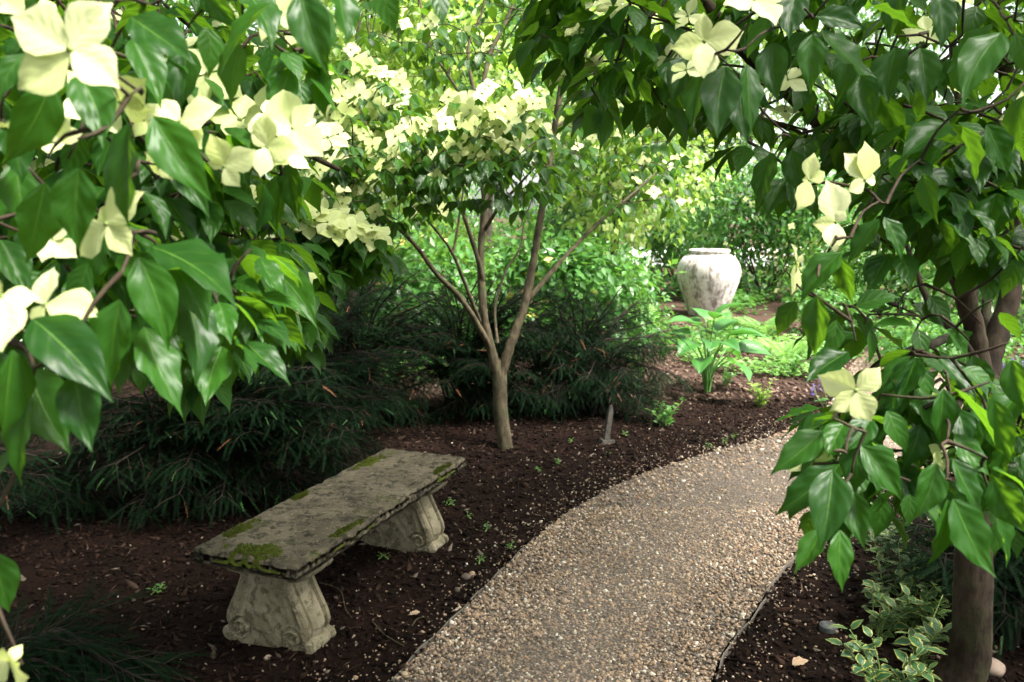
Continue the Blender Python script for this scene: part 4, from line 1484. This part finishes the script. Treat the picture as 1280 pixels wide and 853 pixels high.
# ------------------------------------------------------------------ hosta, ferns, ground plants
HW_T = [0, .06, .16, .3, .45, .6, .75, .88, 1.0]
HW_W = [.02, .22, .40, .5, .49, .42, .29, .14, .004]
HOSTA = [leaf_tpl(7, HW_T, .62 + .06 * i, .55, .30 + .12 * i, .012, 70 + i, .3, (HW_T, HW_W)) for i in range(3)]
HOSTA_ME = [np_mesh('leaf', *t[:2], M['hosta'], t[2]) for t in HOSTA]


def leafy(name, label, cat, base, n, h, L, mes, stalkmat, seed, lean=.7, group=None, stalk=.006, wf=1.0):
    """a plant of stalked leaves rising from one crown; each leaf and stalk a part"""
    g = np.random.default_rng(seed)
    base = np.asarray(base, float)
    root = tag(empty(name, base), label, cat, group)
    for i in range(n):
        a = i * 2.4 + g.normal(0, .3)
        t = ((i + .5) / n) ** .7
        o = np.array((math.cos(a), math.sin(a), 0))
        hh = h * (1.05 - .55 * t) * g.uniform(.85, 1.1)
        tip = base + o * (h * lean * t * .8 + .02) + UP * hh * .8
        P = spline([base + o * .02, base + o * (h * lean * t * .25) + UP * hh * .45, tip], 5)
        mb = MB()
        mb.add(*tube(P, np.linspace(stalk, stalk * .6, len(P)), 6))
        st = put('stalk', mb.mesh('stalk', stalkmat), root)
        d = unit(o * (.55 + .6 * t) + UP * (.55 - .75 * t))
        ln = L * g.uniform(.75, 1.15)
        B = P[-1]
        N = unit(UP - o * .2 + g.normal(0, .2, 3))
        put('leaf', mes[int(g.integers(len(mes)))], root, m4(frames(B[None], (B + d * ln)[None], N[None], wf)[0], B))
    return root


hb = gnd(884, 490)
leafy('hosta', 'upright green hosta with broad pointed leaves in front of the urn', 'plant', (hb[0], hb[1], .0), 20, .90, .34, HOSTA_ME, M['hosta'], 71, .42, stalk=.009)

FERN_T = [0, .1, .35, .7, 1.0]


def frond_tpl():
    V, Fq = [], []
    k = 0
    n = 16
    for i in range(n):
        t = (i + 1) / (n + 1)
        for sgn in (-1, 1):
            ln = .26 * math.sin(math.pi * min(1, t * .85 + .15)) + .02
            b = np.array((0, t, .25 * math.sin(t * 2.2) - .12 * t))
            tip = b + np.array((sgn * ln, ln * .35, -.06 * ln))
            wd = np.array((0, .026, 0))
            m = b * .5 + tip * .5
            V += [b, m - wd, tip, m + wd]
            Fq.append((k, k + 1, k + 2, k + 3))
            k += 4
    return np.array(V), np.array(Fq), np.zeros((len(V), 2))


FR = frond_tpl()
FROND_ME = np_mesh('frond', FR[0], FR[1], M['fern'], FR[2])


def fern(label, base, n, L, seed):
    g = np.random.default_rng(seed)
    base = np.asarray(base, float)
    root = tag(empty('fern', base), label, 'fern', 'ferns near the urn')
    for i in range(n):
        a = i * 2.4 + g.normal(0, .3)
        o = np.array((math.cos(a), math.sin(a), 0))
        B = base + o * .02
        d = unit(o + UP * g.uniform(.35, 1.0))
        put('frond', FROND_ME, root, m4(frames(B[None], (B + d * L * g.uniform(.8, 1.15))[None], unit(UP - o * .3)[None])[0], B))


for px, py, L, lab in ((810, 425, .55, 'pale green fern beside the urn, between it and the yew'), (960, 425, .5, 'light feathery fern just past the urn'), (905, 420, .4, 'small bright fern at the foot of the urn'), (985, 455, .42, 'pale fern at the edge of the drooping dogwood leaves')):
    fern(lab, gnd(px, py), 15, L, int(px))

OV = [leaf_tpl(5, [0, .15, .4, .7, 1.0], .62, .4, .2, .01, 90 + i, .2) for i in range(3)]
OV_BG = [np_mesh('leaf', *t[:2], M['bgleaf'], t[2]) for t in OV]
OV_VAR = [np_mesh('leaf', *t[:2], M['varieg'], t[2]) for t in OV]
OV_Y = [np_mesh('leaf', *t[:2], M['bgleaf2'], t[2]) for t in OV]


def stemmy(name, label, cat, base, stems, hs_, L, mes, seed, pairs=7, sprd=.5, lean=(0, 0), group=None):
    """several stems from one foot, leaves in opposite pairs"""
    g = np.random.default_rng(seed)
    base = np.asarray(base, float)
    root = tag(empty(name, base), label, cat, group)
    for k in range(stems):
        a = g.uniform(0, 6.28)
        o = np.array((math.cos(a), math.sin(a), 0)) * sprd * g.uniform(.3, 1) + np.array((lean[0], lean[1], 0))
        h = hs_ * g.uniform(.7, 1.15)
        P = spline([base + o * .05, base + o * h * .5 + UP * h * .55, base + o * h * 1.1 + UP * h], 5)
        mb = MB()
        mb.add(*tube(P, np.linspace(.004, .0018, len(P)), 5))
        put('stem', mb.mesh('stem', M['petiole']), root)
        Q = resample(P, pairs + 2)[1:]
        D = unit(np.gradient(Q, axis=0))
        for i, p in enumerate(Q):
            a2 = g.uniform(0, 3.14) if i == 0 else a2 + 1.57 + g.normal(0, .25)
            for s_ in (0, math.pi):
                oo = np.array((math.cos(a2 + s_), math.sin(a2 + s_), 0))
                d = unit(oo + D[i] * .5 + UP * g.normal(.0, .2))
                B = p + oo * .006
                ln = L * g.uniform(.7, 1.15)
                put('leaf', mes[int(g.integers(len(mes)))], root, m4(frames(B[None], (B + d * ln)[None], unit(UP + g.normal(0, .25, 3))[None])[0], B))
    return root


G3 = lambda px, py: (lambda p: (p[0], p[1], float(ground_z(p[0:1], p[1:2])[0])))(gnd(px, py))
vs = [((1105, 880), 'cream-edged variegated shrub at the bottom of the picture beside the trunk', 7, 0.20, .060, 5), ((1090, 800), 'cream-edged variegated shrub level with the dark round cap', 4, 0.16, .060, 5),
      ((1130, 800), 'cream-edged variegated shrub leaning against the shade of the mossy trunk', 7, 0.25, .060, 6), ((1135, 735), 'cream-edged variegated shrub half hidden under the dogwood leaves', 6, 0.25, .060, 6),
      ((1085, 655), 'low variegated sprig at the edge of the gravel bend', 4, 0.10, .060, 3)]
vs += [((1108, 765), 'cream-edged variegated shrub rising between the round cap and the trunk', 5, 0.24, .060, 6), ((1100, 690), 'cream-edged variegated shrub under the lowest dogwood leaf tips', 4, 0.18, .060, 5),
       ((1145, 840), 'cream-edged variegated shrub closest to the trunk foot', 5, 0.22, .060, 6)]
for i, (p, lab, ns, h, L, pr) in enumerate(vs):
    stemmy('variegated_shrub', lab, 'plant', G3(*p), ns, h, L, OV_VAR, 100 + i, pr, 1.0, group='variegated shrubs by the trunk')

gs_ = [((830, 536), 'small green seedling shrub on the mulch beside the grey marker stake', 7, .17, .06, 4, OV_BG), ((952, 508), 'low yellow-green bushy plant at the bend of the path', 10, .20, .05, 5, OV_Y),
       ((905, 482), 'small leafy plant at the foot of the hosta', 7, .16, .055, 4, OV_BG), ((800, 470), 'small green plant between the drooping yew and the hosta', 8, .28, .07, 5, OV_BG),
       ((985, 470), 'green leafy plant behind the bend of the path', 9, .24, .07, 5, OV_BG)]
for i, (p, lab, ns, h, L, pr, mes) in enumerate(gs_):
    stemmy('leafy_plant', lab, 'plant', G3(*p), ns, h, L, mes, 120 + i, pr, 1.0)

SEED_PX = [(610, 668), (600, 705), (518, 665), (700, 590), (760, 575), (905, 556), (888, 562), (915, 550), (640, 690), (585, 655), (560, 640), (195, 745), (200, 740), (480, 700), (715, 560), (675, 600), (1060, 585), (780, 552)]
for i, (x, y) in enumerate(SEED_PX):
    stemmy('weed_seedling', 'tiny green weed seedling sprouting from the dark mulch', 'seedling', G3(x, y), 2, .03, .022, OV_BG, 140 + i, 1, .8, group='weed seedlings')

# purple flowers under the far dogwood
def purple(label, base, seed, n=9):
    g = np.random.default_rng(seed)
    base = np.asarray(base, float)
    root = tag(empty('purple_salvia', base), label, 'flower', 'purple flowers')
    pv, pt = [], []
    for k in range(n):
        a = g.uniform(0, 6.28)
        o = np.array((math.cos(a), math.sin(a), 0)) * g.uniform(.02, .14)
        h = g.uniform(.18, .32)
        P = spline([base + o * .3, base + o + UP * h * .5, base + o * 1.3 + UP * h], 4)
        mb = MB()
        mb.add(*tube(P, np.linspace(.003, .0015, len(P)), 5))
        put('stem', mb.mesh('stem', M['petiole']), root)
        m = 26
        t = g.random(m)
        a2 = g.uniform(0, 6.28, m)
        d = np.stack([np.cos(a2), np.sin(a2), g.uniform(-.1, .6, m)], 1)
        B = P[-1] - UP * (t * h * .5)[:, None]
        mm = join('flower_spike', LEAF_XLO, frames(B, B + unit(d) * .022, np.tile(UP, (m, 1)) + g.normal(0, .3, (m, 3))), B, M['purple'])
        put('flower_spike', mm, root)
        for j in range(3):
            a3 = g.uniform(0, 6.28)
            oo = np.array((math.cos(a3), math.sin(a3), .2))
            b = P[int(len(P) * .3)]
            put('leaf', OV_BG[j % 3], root, m4(frames(b[None], (b + unit(oo) * .06)[None], UP[None])[0], b))


purple('purple flower spikes beyond the trunk of the drooping dogwood', gnd(1262, 480), 160)
purple('small dark purple flowers glimpsed at the far bend of the path', gnd(1035, 510), 161, 6)

# ------------------------------------------------------------------ marker stake, round cap, fallen leaf, loose stones
sb = G3(757, 560)
stake = empty('marker_stake', sb)
tag(stake, 'grey pointed stone marker stake standing in the mulch before the drooping yew', 'marker')
SM = Matrix.Translation(sb) @ Matrix.Rotation(.12, 4, 'Y') @ Matrix.Rotation(.5, 4, 'Z')
zz = np.array([-.03, 0, .05, .14, .23, .272, .285])
ww = np.array([.024, .024, .022, .021, .021, .014, .004])
V = np.stack([np.stack([sx * ww * 1.0, sy * ww * .55, zz], 1) for sx, sy in ((-1, -1), (-.85, -1.15), (.85, -1.15), (1, -1), (1, 1), (.85, 1.15), (-.85, 1.15), (-1, 1))], 1)
V = V.reshape(-1, 3) + (.004 * fbm(V.reshape(-1, 3), 18, 4.0))[:, None]
put('post', np_mesh('post', V, grid_faces(7, 8, True), M['post'], smooth=False), stake, SM)
V = np.array([(-.05, -.035, -.03), (.05, -.035, -.03), (.05, .035, -.03), (-.05, .035, -.03), (-.044, -.03, .03), (.044, -.03, .03), (.044, .03, .03), (-.044, .03, .03)]) + RNG.normal(0, .004, (8, 3))
put('foot_block', np_mesh('foot_block', V, np.array([(4, 5, 6, 7), (0, 1, 5, 4), (1, 2, 6, 5), (2, 3, 7, 6), (3, 0, 4, 7)]), M['post'], smooth=False), stake, SM)

cb = G3(1035, 790)
cap = empty('round_cap', cb)
tag(cap, 'small round dark plastic cap set flush in the mulch', 'cap')
CM = Matrix.Translation((cb[0], cb[1], cb[2] + .004))


def disc(name, pr, mat):
    a = np.linspace(0, 2 * math.pi, 28, endpoint=False)
    pr = np.array(pr, float)
    V = np.stack([pr[:, :1] * np.cos(a), pr[:, :1] * np.sin(a), pr[:, 1:] * np.ones((1, 28))], -1).reshape(-1, 3)
    return np_mesh(name, V, grid_faces(len(pr), 28, True), mat)


put('collar', disc('collar', [(.036, -.02), (.036, .012), (.034, .016), (.030, .016), (.029, .010)], M['cap']), cap, CM)
put('lid', disc('lid', [(.029, .008), (.028, .0145), (.012, .0165), (.010, .015), (.0, .015)], M['cap']), cap, CM)

DRY = np_mesh('fallen_leaf', *LEAF_HI[1][:2], M['dry'], LEAF_HI[1][2])
for i, (x, y, x2, y2, lab) in enumerate([(990, 843, 1012, 836, 'dry tan fallen leaf lying on the mulch below the round cap'), (525, 774, 510, 778, 'dry brown fallen leaf on the mulch between bench and path')]):
    B, T = np.array(G3(x, y)) + UP * .022, np.array(G3(x2, y2)) + UP * .026
    tag(put('fallen_leaf', DRY, None, m4(frames(B[None], T[None], unit(np.array((.2, -.2, 1)))[None])[0], B)), lab, 'leaf', 'fallen leaves')

def stone_mesh(seed):
    g = np.random.default_rng(seed)
    V, Fc, U = ICO
    # one subdivision
    ed, nv, nf = {}, [tuple(v) for v in V], []

    def mid_(a, b):
        k = (min(a, b), max(a, b))
        if k not in ed:
            ed[k] = len(nv)
            nv.append(tuple(unit((np.array(nv[a]) + np.array(nv[b])) / 2)))
        return ed[k]
    for a, b, c in Fc:
        x, y, z = mid_(a, b), mid_(b, c), mid_(c, a)
        nf += [(a, x, z), (x, b, y), (z, y, c), (x, y, z)]
    W = np.array(nv) * (1 + .22 * fbm(np.array(nv), 1.2, seed))[:, None]
    return np_mesh('loose_stone', W, np.array(nf), M['pebble'])


SM_ = [stone_mesh(k) for k in range(3)]
ST = [(583, 727, .026), (590, 722, .018), (611, 664, .017), (1002, 650, .02), (660, 585, .014), (1190, 835, .03), (1240, 845, .05), (1180, 700, .016), (335, 828, .016), (1120, 845, .016), (1160, 800, .014), (1055, 700, .022), (1010, 690, .016), (980, 720, .014)]
STL = {0: 'larger of two loose stones lying together by the edging in front of the bench', 1: 'smaller of two loose stones lying together by the edging in front of the bench', 2: 'single pale stone on the mulch past the far bench support',
       6: 'largest loose stone, beside the foot of the drooping dogwood trunk', 5: 'pale stone between the variegated shrubs and the trunk foot', 8: 'loose stone at the foot of the near bench support', 4: 'tiny stone on the mulch right by the forked trunk'}
for i, (x, y, r) in enumerate(ST):
    p = G3(x, y)
    M3 = (rotz(np.array([i * 1.7]))[0]) * np.array((r, r * .8, r * .6))
    tag(put('loose_stone', SM_[i % 3], None, m4(M3, (p[0], p[1], p[2] + r * .3))), STL.get(i, 'small loose pale stone lying on the dark mulch near the path'), 'stone', 'loose stones on the mulch')


# dry twigs on the mulch by the bench
for i, (pp, lab) in enumerate([([(400, 735), (425, 745), (432, 770), (440, 782)], 'thin dry twig on the mulch beside the near bench support'), ([(465, 785), (480, 800), (505, 815)], 'thin dry twig lying on mulch in front of the bench, towards the path'),
                               ([(515, 790), (522, 780), (532, 778)], 'short dry twig close to the path edging')]):
    P = spline([np.array(G3(*c)) + UP * .012 for c in pp], 5)
    mb = MB()
    mb.add(*tube(P, np.linspace(.0035, .0015, len(P)), 5))
    tag(put('dry_twig', mb.mesh('dry_twig', M['bark_mid'])), lab, 'twig', 'dry twigs')


# ------------------------------------------------------------------ garden beyond: shrubs, trees, ground cover
def blob_leaves(g, blobs, n, L, dens_shell=.55):
    """leaf frames spread through overlapping lumps"""
    B = []
    w = np.array([b[1][0] * b[1][1] * b[1][2] for b in blobs]) ** .7
    cnt = g.multinomial(n, w / w.sum())
    O = []
    for (c, r), k in zip(blobs, cnt):
        v = unit(g.normal(size=(k, 3)))
        rr = (dens_shell + (1 - dens_shell) * g.random((k, 1))) * (1 + .18 * g.normal(size=(k, 1)))
        B.append(np.asarray(c) + v * rr * np.asarray(r))
        O.append(v)
    B, O = np.vstack(B), np.vstack(O)
    d = unit(O * .6 + g.normal(0, .5, B.shape) - UP * .45)
    T = B + d * (L * g.uniform(.7, 1.3, (len(B), 1)))
    N = unit(O * .5 + UP * .8 + g.normal(0, .4, B.shape))
    ok = (B[:, 2] > .03)
    return B[ok], T[ok], N[ok], O[ok]


def shrub(name, label, cat, base, blobs, n, L, mat, seed, bloom=0, bmat='bract', bsize=.1, trunk=None, limbs=6, group=None, bark='bark_bg'):
    g = np.random.default_rng(seed)
    base = np.asarray(base, float)
    root = tag(empty(name, base), label, cat, group)
    B, T, N, O = blob_leaves(g, blobs, n, L)
    put('foliage', join('foliage', LEAF_XLO, frames(B, T, N), B, M[mat]), root, kind='stuff')
    order = sorted(blobs, key=lambda b: -b[1][0] * b[1][2])[:limbs]
    if trunk:
        h, r = trunk
        P = spline([base, base + np.array((g.normal(0, .06), g.normal(0, .06), h * .5)), base + np.array((g.normal(0, .1), 0, h))], 5)
        mb = MB()
        mb.add(*tube(P, np.linspace(r * 1.25, r * .8, len(P)), 9, .04))
        put('trunk', mb.mesh('trunk', M[bark]), root)
        st, r0 = P[-1], r * .6
    else:
        st, r0 = base, .02
    for c, rr in order:
        c = np.asarray(c, float)
        m = (st + c) / 2 + g.normal(0, .08, 3) * np.linalg.norm(c - st)
        P = spline([st, m, c], 5)
        mb = MB()
        mb.add(*tube(P, np.linspace(r0, r0 * .3, len(P)), 7, .04))
        put('limb', mb.mesh('limb', M[bark]), root)
    if bloom:
        i = g.choice(len(B), bloom, replace=False)
        nn = unit(O[i] * .6 + UP * .6 + np.array((0, -.4, 0)) + g.normal(0, .2, (bloom, 3)))
        x = unit(np.cross(nn, g.normal(size=(bloom, 3))))
        y = np.cross(nn, x)
        R = np.stack([x, y, nn], 2) * (bsize * g.uniform(.8, 1.2, (bloom, 1, 1)))
        nb = FT[3]
        used = FT[1][:nb]
        put('blossoms', join('blossoms', (FT[0][:used.max() + 1], used, FT[2][:used.max() + 1]), R, B[i] + O[i] * .05, M[bmat]), root, kind='stuff')
    return root


def lumps(c, r, n, seed, k=.5):
    g = np.random.default_rng(seed)
    c, r = np.asarray(c, float), np.asarray(r, float)
    out = []
    for i in range(n):
        v = unit(g.normal(size=3)) * g.random() ** .4
        out.append((c + v * r * (1 - k * .6), r * k * g.uniform(.7, 1.2)))
    return out


def bush(label, px, py_base, y, w_, h, mat, seed, n=2600, L=.10, bloom=0, bmat='bract', bsize=.1, name='shrub', nl=9, group='shrubs beyond the yews'):
    X = (px - CX) / F * y
    c = (X, y, h * .55)
    shrub(name, label, 'shrub', (X, y, 0), lumps(c, (w_, w_ * .8, h * .5), nl, seed, .5) + [((X + w_ * k_, y - .2, h * .2), (w_ * .42, w_ * .4, h * .22)) for k_ in (-.7, -.2, .3, .75)], n, L, mat, seed, bloom, bmat, bsize, None, 7, group)


bush('bright green shrub with yellow blooms behind the dark yews, left of the forked trunk', 500, 0, 10.2, 1.3, 1.45, 'bgleaf', 201, 3600, .13, 12, 'yflower', .12)
bush('bright green shrub with yellow blooms seen between trunk and urn', 690, 0, 10.6, 1.2, 1.5, 'bgleaf', 202, 3600, .13, 14, 'yflower', .12)
bush('light green shrub beside the urn, towards the forked trunk', 745, 0, 13.2, 1.0, 1.25, 'bgleaf', 203, 2600, .11, 20, 'bract', .09)
bush('large rounded green shrub dotted with cream blossom behind the urn', 955, 0, 16.2, 1.75, 3.1, 'bgleaf', 204, 7000, .13, 150, 'bract', .12, nl=14)
bush('green shrub spotted with white blossom behind the fanned limbs', 1130, 0, 14.0, 1.9, 2.4, 'bgleaf', 205, 5200, .12, 110, 'bract', .12, nl=12)
bush('green shrub with white blossom at the edge of view behind the fanned limbs', 1290, 0, 12.0, 1.8, 2.3, 'bgleaf', 206, 4200, .12, 80, 'bract', .11, nl=12)
bush('low deep green shrub on the mulch behind the urn', 1040, 0, 11.6, .6, .6, 'bgleaf', 207, 1300, .09)
bush('low green shrub under the fanned dogwood limbs', 1190, 0, 9.2, .9, .75, 'bgleaf', 208, 1900, .09)
bush('leafy green shrub between the yew and the light green shrub', 590, 0, 12.4, 1.4, 1.7, 'bgleaf2', 209, 3000, .11, 30, 'yflower', .1)
bush('deep green shrub in the distance behind the broad yew', 340, 0, 9.5, 1.9, 2.0, 'bgleaf3', 210, 4200, .11, nl=12)
bush('deep green shrub at the edge of view beyond the hanging bough', 90, 0, 8.5, 2.0, 2.2, 'bgleaf3', 211, 4200, .11, nl=12)
bush('light green shrub low behind the urn shoulder', 850, 0, 17.5, 1.3, 1.9, 'bgleaf', 212, 3200, .12, 30)
bush('far green shrub behind the limbs of the forked dogwood', 540, 0, 20.0, 2.6, 2.2, 'bgleaf', 213, 5200, .14, 40, 'bract', .14, nl=14)
bush('far green shrub showing between forked trunk and dark evergreen', 690, 0, 21.5, 2.2, 2.3, 'bgleaf', 214, 4600, .14, 30, 'bract', .14, nl=12)
bush('far green shrub past the cream-dotted one', 1080, 0, 21.0, 2.6, 2.4, 'bgleaf2', 215, 5200, .14, 30, 'bract', .14, nl=14)
bush('far green shrub at the edge of view past the fanned limbs', 1250, 0, 20.0, 2.8, 2.4, 'bgleaf', 216, 5200, .14, 40, 'bract', .14, nl=14)
bush('far pale shrub beyond the hanging bough', 380, 0, 19.0, 2.6, 2.5, 'bgleaf2', 217, 5200, .14, 60, 'bract', .14, nl=14)


def tree(label, px, y, h, r, zc, mat, seed, n=6000, L=.13, bloom=0, bsize=.12, tr=(1.6, .1), nl=14, bmat='bract', group='trees beyond the yews'):
    X = (px - CX) / F * y
    shrub('background_tree', label, 'tree', (X, y, 0), lumps((X, y, zc), (r, r, (h - zc)), nl, seed, .45), n, L, mat, seed, bloom, bmat, bsize, tr, 8, group)


tree('dogwood covered in yellowish blossom behind the forked limbs', 770, 11.6, 4.9, 1.7, 3.1, 'bgleaf2', 301, 6500, .11, 420, .11, (1.5, .06))
tree('blossoming dogwood glowing behind the hanging bough', 440, 8.6, 4.6, 1.6, 3.0, 'bgleaf2', 302, 6500, .11, 480, .11, (1.4, .06))
tree('tall green tree above the forked dogwood', 610, 15.0, 8.0, 2.6, 4.9, 'bgleaf', 303, 8000, .16, 200, .13, (2.4, .12))
tree('dark evergreen tree between forked trunk and urn', 745, 19.0, 5.5, 1.3, 2.6, 'bgleaf3', 304, 6000, .13, 0, .1, (.8, .12))
tree('dark evergreen tree above the urn', 870, 21.0, 6.5, 1.5, 3.0, 'bgleaf3', 305, 6500, .14, 0, .1, (.9, .12))
tree('tall leafy tree behind the drooping dogwood', 1080, 27.5, 11.0, 3.8, 6.0, 'bgleaf', 306, 9000, .17, 120, .13, (2.2, .14))
tree('tall leafy tree at the edge of view behind the fanned limbs', 1330, 24.0, 11.0, 3.8, 6.0, 'bgleaf', 307, 9000, .16, 60, .13, (2.2, .14))
tree('tall leafy tree far beyond the broad yew', 250, 14.0, 8.5, 3.0, 4.8, 'bgleaf', 308, 9000, .16, 100, .13, (2.0, .14))
tree('tall leafy tree at the edge of view beyond the hanging bough', -60, 12.0, 8.5, 3.0, 4.8, 'bgleaf3', 309, 8000, .16, 0, .13, (2.0, .14))
tree('pale green tree over the urn, behind the blossom', 900, 27.0, 10.0, 3.8, 5.6, 'bgleaf2', 310, 8000, .2, 0, .13, (2.0, .16))
tree('pale green tree far behind the forked limbs', 520, 24.0, 11.0, 4.0, 6.0, 'bgleaf', 311, 9000, .2, 0, .13, (2.5, .16))
tree('pale green tree far behind the dark evergreen', 700, 30.0, 12.0, 4.5, 6.8, 'bgleaf', 312, 9000, .22, 0, .13, (2.5, .18))


# unseen trees added round the viewer to darken the foreground
for i, (x_, y_, h_, r_, zc_, lab) in enumerate([(-5.6, 3.4, 5.4, 2.0, 2.7, 'unseen dense tree added beyond the hanging bough to shade the bench bed'), (-4.6, -1.6, 5.2, 2.0, 2.7, 'unseen dense tree added for shade behind the viewer on the bench side of the path'),
                                            (-1.0, -4.2, 4.8, 2.0, 2.5, 'unseen dense tree added for shade across the path behind the viewer'), (3.6, -3.0, 5.2, 2.2, 2.6, 'unseen dense tree added for shade behind the viewer opposite the bench'), (5.6, 1.6, 5.4, 2.0, 2.7, 'unseen dense tree added for shade past the drooping dogwood, opposite the bench')]):
    shrub('added_shade_tree', lab, 'tree', (x_, y_, 0), lumps((x_, y_, zc_), (r_, r_, h_ - zc_), 16, 500 + i, .5), 5200, .17, 'bgleaf3', 500 + i, 0, 'bract', .1, (1.4, .1), 8, 'unseen trees added for shade')


# low ground cover beyond the path
def cover(label, cx, cy_, rx, ry, n, L, mat, h, seed):
    g = np.random.default_rng(seed)
    a = g.uniform(0, 6.28, n)
    r = np.sqrt(g.random(n))
    x, y = cx + rx * r * np.cos(a), cy_ + ry * r * np.sin(a)
    k = nz(x, y, 2.2, seed, 2) > -.15
    k &= ~in_poly(x, y, PATH_POLY)
    x, y = x[k], y[k]
    z = g.uniform(.02, h, len(x))
    B = np.stack([x, y, z], 1)
    az = g.uniform(0, 6.28, len(x))
    d = unit(np.stack([np.cos(az), np.sin(az), g.uniform(-.2, .5, len(x))], 1))
    tag(put('ground_cover', join('ground_cover', LEAF_XLO, frames(B, B + d * L * g.uniform(.7, 1.3, (len(x), 1)), np.tile(UP, (len(x), 1)) + g.normal(0, .35, (len(x), 3))), B, M[mat]), kind='stuff'), label, 'ground cover')


cover('light green ground cover around the urn and hosta', 3.2, 9.6, 1.3, 1.3, 3600, .075, 'fern', .12, 401)
cover('bright green ground cover on the mulch behind the yews', 1.2, 11.5, 2.4, 1.5, 4200, .09, 'bgleaf', .2, 402)
cover('leafy ground cover beneath the fanned dogwood limbs', 5.6, 9.4, 2.0, 2.4, 4600, .08, 'bgleaf', .14, 403)
cover('yellow-green ground cover in the distance left of the yews', -3.0, 9.5, 3.0, 2.2, 4200, .09, 'bgleaf', .2, 404)
cover('green leafy ground cover on the soil just behind the urn', 4.6, 15.2, 3.2, 1.7, 5200, .11, 'bgleaf', .28, 406)
cover('green ground cover far behind the urn', 3.0, 19.0, 6.0, 3.0, 4200, .13, 'bgleaf', .3, 405)
